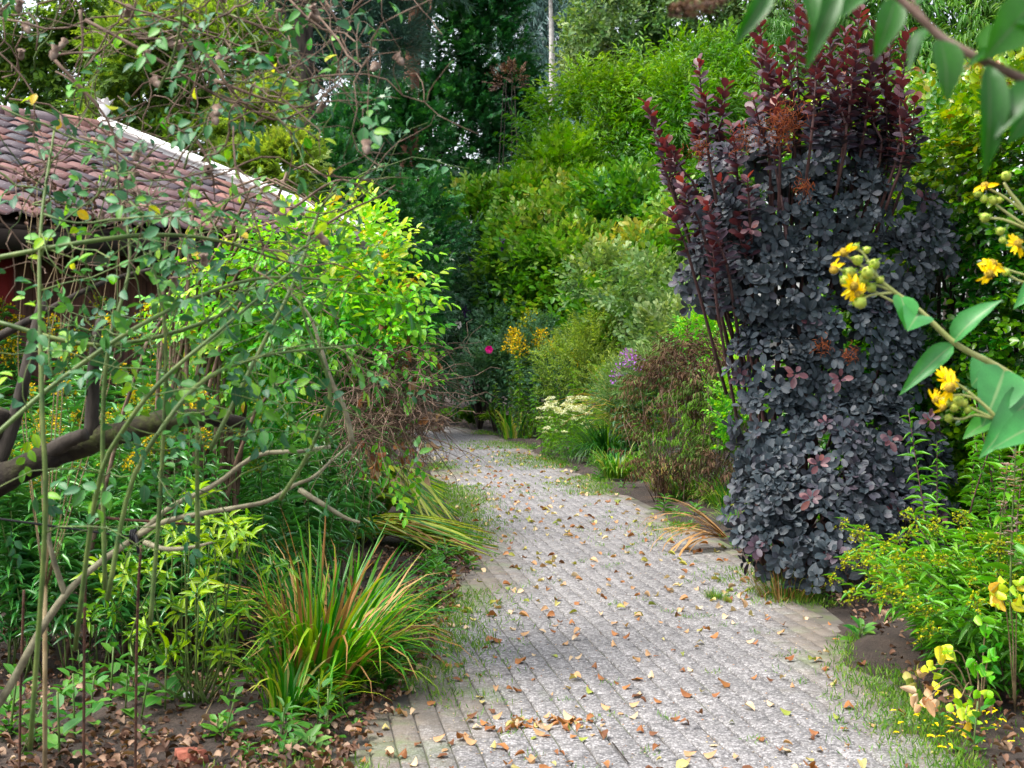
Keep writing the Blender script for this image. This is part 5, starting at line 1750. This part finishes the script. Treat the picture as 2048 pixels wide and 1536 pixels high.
def daisy(parent, loc, c, axis, R, n=13, droop=.0, name='flower', miss=0.):
    axis = unit(np.asarray(axis, float))
    dv, df = lathe([(.001, .010), (.006, .010), (.0105, .006), (.012, .0), (.009, -.008), (.003, -.012)], 10)
    M = frames(np.array([[.3, .2, .1]]), axis[None])[0]
    k = R / .033
    me = make_mesh('flower', dv * k @ M.T + c, [df], smooth=True)
    o = link(name, me, DISC, parent, loc)
    V, tr, qd, rib = SHAPE['flatleaf']
    for i in range(n):
        if rng.random() < miss:
            continue
        a = i * 6.283 / n + rng.normal() * .08
        f = M[:, 0] * math.cos(a) + M[:, 1] * math.sin(a) - axis * (droop + rng.normal() * .15)
        f = unit(f)
        Mm = frames(f[None], axis[None] + rng.normal(size=(1, 3)) * .25)[0]
        Lp = R * rng.uniform(.75, 1.05)
        W = V * [R * .27, Lp, Lp] @ Mm.T + c + f * .006 * k
        me = make_mesh('petal', W, [tr, qd], np.full(len(tr) + len(qd), rng.random()), rib, smooth=True)
        link('petal', me, PETAL, o)
    return o


def bud(tb, parent, loc, c, r, axis=(0, 0, 1)):
    v, f = lathe([(.001, -1), (.6, -.8), (1., -.1), (.85, .5), (.4, .8), (.001, .85)], 9)
    M = frames(np.array([[.3, .2, .1]]), unit(np.asarray(axis, float))[None])[0]
    bud_ = link('bud', make_mesh('bud', v * r @ M.T + c, [f], smooth=True), BUD_GREEN, parent, loc)
    lv = Leaves('lance')
    n = 6
    a = np.arange(n) * 1.047
    ff = np.cos(a)[:, None] * M[:, 0] + np.sin(a)[:, None] * M[:, 1] + M[:, 2] * .5
    lv.add(c + ff * r * .6, unit(ff), np.tile(M[:, 2], (n, 1)), r * 1.0, r * .7, .6)
    lv.build('sepal', L_LIME, bud_, kind=None)


def cup_plant(label, stem_px, leaves, flowers, buds, twigs, thick=.0075):
    Y0 = stem_px[0][2]
    root = P(*stem_px[0])
    root = np.array([root[0] + .35, root[1] + .1, 0])
    t = thing('cup_plant', label, 'flower', tuple(root))
    lo_ = tuple(-root)
    pts = [root, root * [1, 1, 0] + (P(*stem_px[0]) - root) * [.4, .4, .6]] + [P(*q) for q in stem_px]
    Tubes().add(spline(pts, 40), [thick * 1.2, thick, thick * .55], 8).build('stem', STEM_CUP, t, lo_)
    tb = Tubes()
    for tw in twigs:
        tb.add(spline([P(*q) for q in tw], 10), [.0035, .0026], 6)
    tb.build('flower_stalks', STEM_CUP, t, lo_)
    for (a, b, wd, up, fo, ti) in leaves:
        big_leaf('leaf', P(*a), P(*b), wd, up, L_SILPH, t, lo_, fo, ti, .05)
    for (px, py, Y, ax, R, dr, ms) in flowers:
        daisy(t, lo_, P(px, py, Y), ax, R, 14, dr, miss=ms)
    for (px, py, Y, r) in buds:
        bud(None, t, lo_, P(px, py, Y), r, (rng.normal() * .6 - .3, -.3, .6))
    return t


STEM_CUP = plain('cup_plant_stem', [(.16, .20, .05), (.28, .30, .10), (.36, .36, .15)], 14, .5)
Y = 3.3
cup_plant('yellow-flowered cup plant leaning in over the smoke bush, with big toothed leaves', [(2120, 810, Y), (2048, 766, Y), (1990, 730, Y), (1912, 688, Y), (1840, 622, Y), (1790, 585, Y), (1755, 555, Y), (1735, 520, Y)],
          [((1838, 628, Y), (1822, 648, Y - .1), .075, (0, -1, .6), .6, .5), ((1800, 590, Y), (1818, 650, Y - .06), .065, (.3, -1, .4), .7, .55), ((1905, 686, Y), (1990, 592, Y - .05), .055, (-.5, -.8, .5), .9, .45), ((1905, 690, Y), (1806, 775, Y - .05), .05, (.2, -.9, .7), .9, .5),
           ((2010, 738, Y), (1975, 835, Y - .12), .11, (-.1, -1, .35), .7, .4), ((1990, 728, Y), (1935, 770, Y + .05), .10, (0, -1, .8), .6, .3), ((2060, 800, Y), (1985, 880, Y - .2), .09, (0, -1, .6), .8, .45), ((1990, 838, Y), (1930, 868, Y - .05), .05, (0, -.8, .8), .6, .7)],
          [(1688, 505, Y - .02, (-.7, -.5, -.35), .030, .9, .35), (1668, 540, Y, (-.6, -.4, -.7), .030, 1.2, .45), (1707, 572, Y - .04, (-.3, -.9, -.3), .032, .4, .25), (1718, 590, Y - .03, (-.2, -.8, -.6), .03, .8, .2)],
          [(1715, 520, Y, .013), (1735, 545, Y - .02, .016), (1748, 528, Y, .014), (1700, 545, Y, .014), (1725, 560, Y, .015), (1742, 575, Y, .013), (1712, 493, Y, .009), (1733, 500, Y, .009), (1690, 560, Y, .013), (1720, 605, Y - .03, .016), (1760, 560, Y, .01)],
          [[(1790, 585, Y), (1750, 570, Y), (1715, 575, Y)], [(1790, 585, Y), (1745, 590, Y), (1722, 600, Y)], [(1755, 555, Y), (1720, 530, Y), (1690, 510, Y)], [(1755, 555, Y), (1715, 555, Y), (1672, 535, Y)], [(1735, 520, Y), (1725, 505, Y), (1712, 497, Y)], [(1755, 555, Y), (1750, 540, Y), (1748, 530, Y)], [(1840, 622, Y), (1790, 605, Y), (1735, 575, Y)]])
cup_plant('lower cup plant stalk with two open yellow flowers before the hedge', [(2140, 905, Y - .1), (2060, 872, Y - .1), (2010, 850, Y - .1), (1970, 812, Y - .1), (1935, 782, Y - .1)],
          [((2080, 850, Y - .15), (2000, 880, Y - .25), .08, (0, -1, .6), .8, .45)],
          [(1896, 757, Y - .12, (-.35, -.9, .1), .030, .15, .05), (1900, 775, Y - .15, (-.2, -.9, -.3), .034, .3, .15), (1872, 800, Y - .1, (-.8, -.4, -.3), .026, .6, .3), (1885, 815, Y - .12, (-.3, -.8, -.5), .022, .7, .3)],
          [(1916, 802, Y - .1, .014), (1908, 815, Y - .1, .011), (1928, 806, Y - .1, .010), (1897, 836, Y - .1, .010), (1935, 820, Y - .1, .009), (1890, 805, Y - .1, .011)],
          [[(1935, 782, Y - .1), (1915, 768, Y - .1), (1900, 760, Y - .1)], [(1990, 838, Y - .1), (1950, 820, Y - .1), (1916, 806, Y - .1), (1885, 810, Y - .1)], [(1990, 838, Y - .1), (1950, 830, Y - .1), (1925, 838, Y - .1), (1897, 836, Y - .1)], [(1960, 800, Y - .1), (1920, 790, Y - .1), (1875, 800, Y - .1)]], .006)
cup_plant('upper cup plant stalk with small yellow flowers at the right edge of the hedge', [(2160, 600, Y + .1), (2090, 500, Y + .1), (2050, 425, Y + .1), (2020, 385, Y + .1), (2008, 365, Y + .1)],
          [((2100, 540, Y + .1), (2040, 600, Y), .06, (0, -1, .5), .7, .5)],
          [(1970, 372, Y + .1, (-.8, -.5, .1), .030, .3, .3), (2035, 488, Y + .1, (-.2, -.95, .1), .030, .3, .1), (1984, 528, Y + .1, (-.6, -.7, .2), .034, .4, .1), (1978, 548, Y + .08, (-.5, -.8, -.4), .032, .6, .15)],
          [(2012, 352, Y + .1, .013), (1985, 400, Y + .1, .012), (1968, 398, Y + .1, .010), (1970, 435, Y + .1, .013), (2000, 462, Y + .1, .011), (2005, 480, Y + .1, .009), (2012, 545, Y + .1, .010), (1998, 400, Y + .1, .009), (1955, 388, Y + .1, .009)],
          [[(2050, 425, Y + .1), (2010, 395, Y + .1), (1975, 376, Y + .1)], [(2070, 465, Y + .1), (2020, 430, Y + .1), (1985, 404, Y + .1)], [(2070, 465, Y + .1), (2010, 440, Y + .1), (1972, 436, Y + .1)], [(2100, 520, Y + .1), (2060, 505, Y + .1), (2038, 490, Y + .1)], [(2110, 560, Y + .1), (2050, 550, Y + .1), (1988, 530, Y + .1)], [(2110, 560, Y + .1), (2050, 565, Y + .1), (2012, 547, Y + .1)]], .006)

# ------------------------------------------------------------------ butterfly bush branch close overhead at the right
def near_branch():
    Y = 1.65
    root = np.array([1.5, 1.9, 0.])
    t = thing('butterfly_bush_branch', 'close overhanging butterfly bush branch with long drooping grey-green leaves', 'branch', tuple(root))
    lo_ = tuple(-root)
    Tubes().add(spline([root, root + [.0, 0, 1.2], P(2250, 260, Y), P(2120, 195, Y), P(2048, 160, Y), P(1960, 118, Y), P(1890, 80, Y), P(1840, 35, Y), P(1790, -10, Y), P(1720, -60, Y)], 40), [.008, .007, .006, .0048, .004], 8).build('branch', STEM_BUDD, t, lo_)
    Tubes().add(spline([P(1860, 55, Y), P(1836, 20, Y), P(1822, -20, Y)], 8), [.004, .003], 7).build('side_branch', STEM_BUDD, t, lo_)
    L = [((1690, -40), (1614, 118), .042, .45, (-.2, -1, .25)), ((1615, -30), (1630, 48), .028, .6, (0, -1, .3)), ((1540, -20), (1478, 78), .030, .4, (.3, -1, .4)), ((1790, 0), (1758, 105), .044, .6, (.1, -1, .3)), ((1872, 55), (1806, 125), .034, .2, (-.4, -.3, 1)),
         ((1880, 80), (1905, 190), .050, .7, (.2, -1, .2)), ((1975, 130), (1985, 340), .044, .4, (.05, -1, .15)), ((2040, 100), (1925, 115), .022, .3, (0, -.5, 1)), ((1960, 110), (2040, 40), .05, .75, (0, -1, .6)), ((2090, 170), (1990, 250), .05, .25, (-.1, -.7, .8)), ((2060, 10), (1985, 105), .07, .7, (.3, -1, .3)),
         ((2080, 180), (2030, 275), .055, .3, (.3, -1, .5)), ((1730, -30), (1690, 20), .035, .5, (0, -1, .3)), ((1830, 10), (1900, -40), .03, .4, (0, -.8, .6)), ((1620, -10), (1560, -30), .03, .3, (0, -.8, .6)), ((2130, 60), (2050, 30), .05, .5, (0, -1, .4))]
    for (a, b, wd, ti, up) in L:
        o = Y + rng.uniform(-.06, .08)
        big_leaf('leaf', P(*a, o), P(*b, o - .03), wd * .78, up, L_BUDNEAR, t, lo_, .8, ti, .04)
    c = Leaves('tiny')
    A, B = P(1445, 0, Y + .2), P(1345, 22, Y + .2)
    n = 420
    u = rng.random(n)
    r = .011 * np.sin(np.pi * np.clip(u * .8 + .15, 0, 1)) + .003
    c.add(A + (B - A) * u[:, None] + rand_unit(n) * r[:, None], rand_unit(n), rand_unit(n), .007, .005, rng.random(n) * .8)
    c.build('faded_flower_spike', L_LITTER, t, lo_)
    Tubes().add(spline([P(1720, -60, Y), P(1560, -30, Y + .1), P(1470, -6, Y + .2), P(1445, 0, Y + .2), P(1360, 20, Y + .2)], 12), .0022, 6).build('spike_stalk', STEM_BUDD, t, lo_)


STEM_BUDD = plain('butterfly_bush_stem', [(.10, .06, .045), (.20, .13, .10), (.26, .2, .17)], 30, .7)
near_branch()

# ------------------------------------------------------------------ yellowing leafy plant by the right edge
def yellow_plant(label, base, spots, group=None):
    t = thing('yellowing_plant', label, 'plant', tuple(base))
    lo_ = tuple(-np.array(base))
    tb = Tubes()
    for (px, py, Y, s, ti, mk) in spots:
        p = P(px, py, Y)
        tb.add(spline([np.array(base), (np.array(base) + p) / 2 + [0, 0, .12], p], 8), [.004, .002], 5)
        c = Leaves('curl2')
        n = 6
        s = s * .62
        f = unit(rng.normal(size=(n, 3)) * .6 + [-.1, -.2, -.6])
        c.add(p + rng.normal(size=(n, 3)) * .025, f, np.tile([0, -1., .4], (n, 1)) + rng.normal(size=(n, 3)) * .3, s * rng.uniform(.7, 1.1, n), s * .55, np.clip(ti + rng.normal(size=n) * .1, 0, .99))
        c.build('leaf', mk, t, lo_, kind=None)
    tb.build('stems', STEM_DRY, t, lo_)


yellow_plant('drooping plant with yellow ragged leaves against the leaning goldenrods', gp(2030, 6.2), [(2000, 1170, 6.0, .13, .8, L_BRIGHT), (2020, 1200, 6.0, .12, .85, L_BRIGHT), (2035, 1180, 6.0, .09, .75, L_BRIGHT)])
yellow_plant('dying plant with yellow and tan crumpled leaves on the soil by the path', gp(1960, 6.0), [(1870, 1330, 5.9, .10, .75, L_BRIGHT), (1895, 1300, 5.9, .11, .8, L_BRIGHT), (1840, 1350, 5.9, .11, .8, L_FALL), (1860, 1380, 5.8, .10, .55, L_FALL), (1920, 1400, 5.8, .09, .7, L_BRIGHT), (1955, 1395, 5.7, .10, .5, L_BRIGHT), (1950, 1330, 5.8, .11, .35, L_BRIGHT), (1990, 1310, 5.8, .09, .3, L_BRIGHT), (1930, 1430, 5.6, .10, .65, L_BRIGHT), (1850, 1400, 5.7, .10, .5, L_FALL), (1975, 1250, 5.9, .10, .4, L_BRIGHT)])

# ------------------------------------------------------------------ weeds, grass, litter, fallen leaves
def weed(kind):
    t = thing('weed', 'x', 'weed')
    c = Leaves('oval' if kind != 1 else 'lance2')
    n = (12, 16, 9)[kind]
    a = np.arange(n) * 2.4
    u = (np.arange(n) + .5) / n
    h = (.07, .12, .16)[kind]
    pos = np.stack([np.cos(a) * .01, np.sin(a) * .01, h * u], -1)
    ln = (.075, .085, .06)[kind] * (1.1 - .5 * u)
    c.add(pos, unit(np.stack([np.cos(a), np.sin(a), .35 + .6 * u], -1)), np.tile([0, 0, 1.], (n, 1)), ln, ln * (.5, .28, .62)[kind], np.clip(.45 + rng.normal(size=n) * .15, 0, .99))
    Tubes().add([[0, 0, 0], [.003, 0, h]], .0025, 4).build('stem', STEM_GREEN, t)
    c.build('foliage', L_WEED, t, kind='stuff')
    return t


pro = [weed(k) for k in range(3)]
lab = ['round-leaved path-edge weed', 'narrow-leaved path-edge weed', 'upright path-edge seedling']
sp = []
for _ in range(52):
    y = rng.uniform(5.5, 11)
    l_, r_ = path_lr(y)
    sp.append((l_ - abs(rng.normal() * .22) + .05, y))
for _ in range(26):
    y = rng.uniform(5.4, 7)
    sp.append((rng.uniform(-.36 * y, -.7), y))
for _ in range(34):
    y = rng.uniform(5.5, 26)
    l_, r_ = path_lr(y)
    sp.append((r_ + abs(rng.normal() * .2) - .05, y))
scatter(pro, sp, lab, 'weed', 'small weeds along the path edges', .6, 1.5, .15, lambda px, y: ('beside the daylilies' if px < 1024 else 'beside the goldenrods') + (' nearest the viewer' if y < 6.3 else ' level with the big tuft' if y < 8 else ' level with the smoke bush' if y < 12 else ' near the path bend'))

pro = [weed(2) for _ in range(2)]
lab = ['broad-leaved seedling in the leaf litter'] * 2
scatter(pro, [G(px, py)[:2] for px, py in ((95, 1500), (40, 1520), (150, 1490), (20, 1480), (250, 1440), (120, 1530), (330, 1440), (280, 1455), (220, 1420))], lab, 'plant', 'seedlings in the leaf litter', 1.2, 1.9, .1, lambda px, y: zone(px, y, ((60, 'left of the first rusty rod'), (160, 'between the rusty rods'), (270, 'between the two long rods'), (9999, 'by the paper scrap'))) + (' in front' if y < 5.6 else ' farther back'))


def grass():
    c = Leaves('needle')
    P_ = []
    for _ in range(13000):
        y = 5.2 + 23 * rng.random() ** 1.2
        l_, r_ = path_lr(y)
        if rng.random() < .55:
            x = l_ + rng.normal() * .20 + .06
        else:
            x = r_ - abs(rng.normal()) * (.05 + .022 * y) + .08
        P_.append((x, y))
    P_ = np.array(P_)
    q = np.concatenate([P_, np.zeros((len(P_), 1))], 1)
    ok = wob(q * [1.6, .8, 1], 1.3, 6.) > .12
    q = q[ok]
    q = np.repeat(q, 4, 0) + rng.normal(size=(len(q) * 4, 3)) * [.035, .035, 0]
    n = len(q)
    h = rng.uniform(.02, .06, n)
    c.add(q, unit(rng.normal(size=(n, 3)) * .55 + [0, 0, 1]), rand_unit(n), h, .004 + .0002 * q[:, 1], np.clip(rng.normal(.45, .2, n), 0, .99))
    # tufts in the joints
    m = 130
    a = np.stack([rng.uniform(-.5, 1.7, m), 5.3 + 16 * rng.random(m), np.zeros(m)], -1)
    a = np.repeat(a, 22, 0) + rng.normal(size=(m * 22, 3)) * [.03, .03, 0]
    n = len(a)
    c.add(a, unit(rng.normal(size=(n, 3)) * .6 + [0, 0, 1]), rand_unit(n), rng.uniform(.012, .04, n), .004, np.clip(rng.normal(.4, .2, n), 0, .99))
    # patch by the yellow petals
    n = 1100
    b0 = G(1850, 1440)
    a = b0 + np.stack([rng.normal(size=n) * .17, rng.normal(size=n) * .20, 0 * np.arange(n)], -1)
    c.add(a, unit(rng.normal(size=(n, 3)) * .7 + [0, 0, 1]), rand_unit(n), rng.uniform(.015, .045, n), .005, np.clip(rng.normal(.35, .2, n), 0, .99))
    o = c.build('grass', L_GRASS)
    o['label'] = 'short grass creeping over the path edges and joints'


grass()


def ground_leaves():
    # litter on the beds: one mass
    c = Leaves('curl')
    n = 7500
    y = 4.9 + 6 * rng.random(n) ** 1.7
    l_, r_ = path_lr(y)
    left = rng.random(n) < .78
    x = np.where(left, l_ + .10 - 2.5 * rng.random(n) ** 1.25, r_ + .05 + 1.2 * rng.random(n))
    q = np.stack([x, y, np.full(n, .028)], -1)
    q[:, 2] += rng.uniform(0, .03, n)
    up = unit(rng.normal(size=(n, 3)) * .45 + [0, 0, 1])
    s = rng.uniform(.016, .05, n)
    c.add(q, unit(rng.normal(size=(n, 3)) * [1, 1, .25]), up, s, s * .7, np.clip(rng.beta(1.4, 1.6, n), 0, .99))
    n = 1400      # reddish litter where the path disappears
    q = np.stack([rng.uniform(-4.6, -1.3, n), rng.uniform(26, 36, n), np.full(n, .03)], -1)
    c.add(q, unit(rng.normal(size=(n, 3)) * [1, 1, .2]), unit(rng.normal(size=(n, 3)) * .4 + [0, 0, 1]), .09, .07, rng.random(n) * .8)
    o = c.build('leaf_litter', L_LITTER)
    o['label'] = 'brown leaf litter covering the soil of the beds'
    # fallen leaves on the pavers: single ones
    pts = []
    while len(pts) < 820:
        yy = 5.25 + 17 * rng.random() ** 1.5
        l_, r_ = path_lr(yy)
        u = rng.random() ** (1.35 if yy < 9 else 1.0)
        xx = l_ + .02 + (r_ - l_ - .04) * u
        if abs((xx / yy * F + CX) - 1024) < 1060:
            pts.append((xx, yy))
    for _ in range(46):
        b0 = G(1100 + rng.normal() * 45, 1452 + rng.normal() * 7)
        pts.append((b0[0], b0[1]))
    pts.sort(key=lambda p: p[1])
    shapes = [('curl', 1), ('curl2', 1), ('flatleaf', 1), ('curl', -1)]
    cols = [('brown', .08), ('red-brown', .2), ('orange-brown', .33), ('tan', .5), ('pale tan', .64), ('yellowish', .78), ('green', .93)]
    wts = np.array([.12, .17, .2, .22, .15, .08, .06])
    cache = {}
    shn = ('curled', 'cupped', 'flat', 'arched')
    for (x, y_) in pts[:290]:
        ci = rng.choice(7, p=wts / wts.sum())
        si = rng.integers(4)
        if (ci, si) not in cache:
            V, tr, qd, rib = SHAPE[shapes[si][0]]
            V = V - [0, .5, 0]
            V = V * [1, 1, shapes[si][1]]
            me = make_mesh('fallen_leaf', V - [0, 0, V[:, 2].min()], [tr, qd], np.full(len(tr) + len(qd), cols[ci][1]), rib, smooth=True)
            me.materials.append(L_FALL)
            cache[ci, si] = me
        o = bpy.data.objects.new('fallen_leaf', cache[ci, si])
        COL.objects.link(o)
        s = float(np.clip(rng.lognormal(-3.2, .28), .02, .068))
        o.location = (x, y_, .005)
        o.scale = (s * rng.uniform(.6, .85), s, s)
        o.rotation_euler = (rng.normal() * .14, rng.normal() * .14, rng.random() * 6.28)
        l_, r_ = path_lr(y_)
        where = 'near the left edge of the brick path' if x - l_ < .6 else 'near the right edge of the brick path' if r_ - x < .6 else 'on the middle of the brick path'
        dist = 'closest' if y_ < 6 else 'farther' if y_ < 7.4 else 'farthest'
        tag(o, f'{shn[si]} {cols[ci][0]} fallen leaf {where}, {dist} stretch', 'leaf', 'fallen leaves on the brick path')
    rest = np.array(pts[290:])
    n = len(rest)
    c = Leaves('curl')
    s = rng.uniform(.04, .07, n)
    c.add(np.concatenate([rest, np.full((n, 1), .012)], 1), unit(rng.normal(size=(n, 3)) * [1, 1, .2]), unit(rng.normal(size=(n, 3)) * .35 + [0, 0, 1]), s, s * .7, np.clip(rng.beta(1.8, 1.4, n), 0, .97))
    o = c.build('distant_fallen_leaves', L_FALL, kind='stuff')
    o['label'] = 'small fallen leaves scattered over the farther part of the path'
    # crumbs of leaf and bark between the leaves
    n = 2600
    yy = 5.2 + 12 * rng.random(n) ** 1.5
    l_, r_ = path_lr(yy)
    xx = l_ + (r_ - l_) * rng.random(n) ** 1.25
    c = Leaves('tiny')
    s = rng.uniform(.004, .014, n)
    c.add(np.stack([xx, yy, np.full(n, .007)], -1), unit(rng.normal(size=(n, 3)) * [1, 1, .15]), unit(rng.normal(size=(n, 3)) * .3 + [0, 0, 1]), s, s * .6, rng.random(n) * .8)
    o = c.build('leaf_crumbs', L_FALL)
    o['label'] = 'small crumbs of dry leaf strewn over the pavers'
    # yellow petals on the soil at the right
    V, tr, qd, rib = SHAPE['flatleaf']
    pm = make_mesh('fallen_petal', V - [0, .5, 0], [tr, qd], np.full(len(tr) + len(qd), .5), rib, smooth=True)
    pm.materials.append(PETAL)
    for _ in range(70):
        b0 = G(np.clip(1930 + rng.normal() * 60, 1780, 2046), np.clip(1455 + rng.normal() * 28, 1400, 1534))
        o = bpy.data.objects.new('fallen_petal', pm)
        COL.objects.link(o)
        o.location = (b0[0], b0[1], .040)
        s = rng.uniform(.026, .042)
        o.scale = (s * .3, s, s)
        o.rotation_euler = (rng.normal() * .15, rng.normal() * .15, rng.random() * 6.28)
        tag(o, ('flat ' if rng.random() < .5 else 'tilted ') + 'yellow petal on dark soil' + (' near the grass patch' if b0[0] < 1.72 else ' under the dying plant') + (', nearest the viewer' if b0[1] < 5.8 else ', middle' if b0[1] < 6.05 else ', farthest'), 'petal', 'yellow petals on the soil')


ground_leaves()

# odds and ends
t = thing('clay_brick', 'broken red clay brick lying in the leaf litter', 'brick', tuple(G(385, 1524)), rz=.4)
bm_v = np.array([(-.07, -.04, -.01), (.06, -.045, -.01), (.07, .04, -.01), (-.065, .045, -.01), (-.06, -.035, .045), (.045, -.04, .05), (.055, .03, .035), (-.06, .04, .05), (.0, -.042, .055), (.01, .030, .05)])
link('clay_brick_body', make_mesh('clay_brick_body', bm_v, [np.array([(0, 1, 5, 8), (0, 8, 4, 4)])[:1], np.array([(0, 8, 4), (8, 5, 9), (5, 6, 9), (4, 8, 9), (4, 9, 7), (2, 9, 6), (2, 3, 9), (3, 7, 9)]), np.array([(1, 2, 6, 5), (3, 0, 4, 7), (0, 3, 2, 1)])]), CLAY, t)
o = link('paper_scrap', make_mesh('paper_scrap', np.array([(-.02, -.03, 0), (.022, -.028, .004), (.02, .03, .01), (-.018, .032, .002)]), [np.array([(0, 1, 2, 3)])]), PAPER, None, tuple(G(376, 1418) + [0, 0, .05]))
tag(o, 'small white scrap of paper lying on the leaf litter', 'paper')
o.rotation_euler = (.5, .1, .5)
tb = Tubes().add(spline([G(1225, 1490) + [0, 0, .01], G(1240, 1510) + [0, 0, .012], G(1255, 1528) + [0, 0, .009]], 6), .003, 5)
o = tb.build('twig', BARK)
tag(o, 'short dark twig lying on the pavers near the viewer', 'twig')
tb = Tubes().add(spline([G(400, 1475) + [0, 0, .05], G(440, 1400) + [0, 0, .06], G(470, 1350) + [0, 0, .1]], 6), .003, 5)
o = tb.build('twig', STEM_DRY)
tag(o, 'thin dry stem lying across the brown leaf litter', 'twig')

print('objects', len(bpy.data.objects), 'tris', sum(len(m.polygons) * 2 for m in bpy.data.meshes))
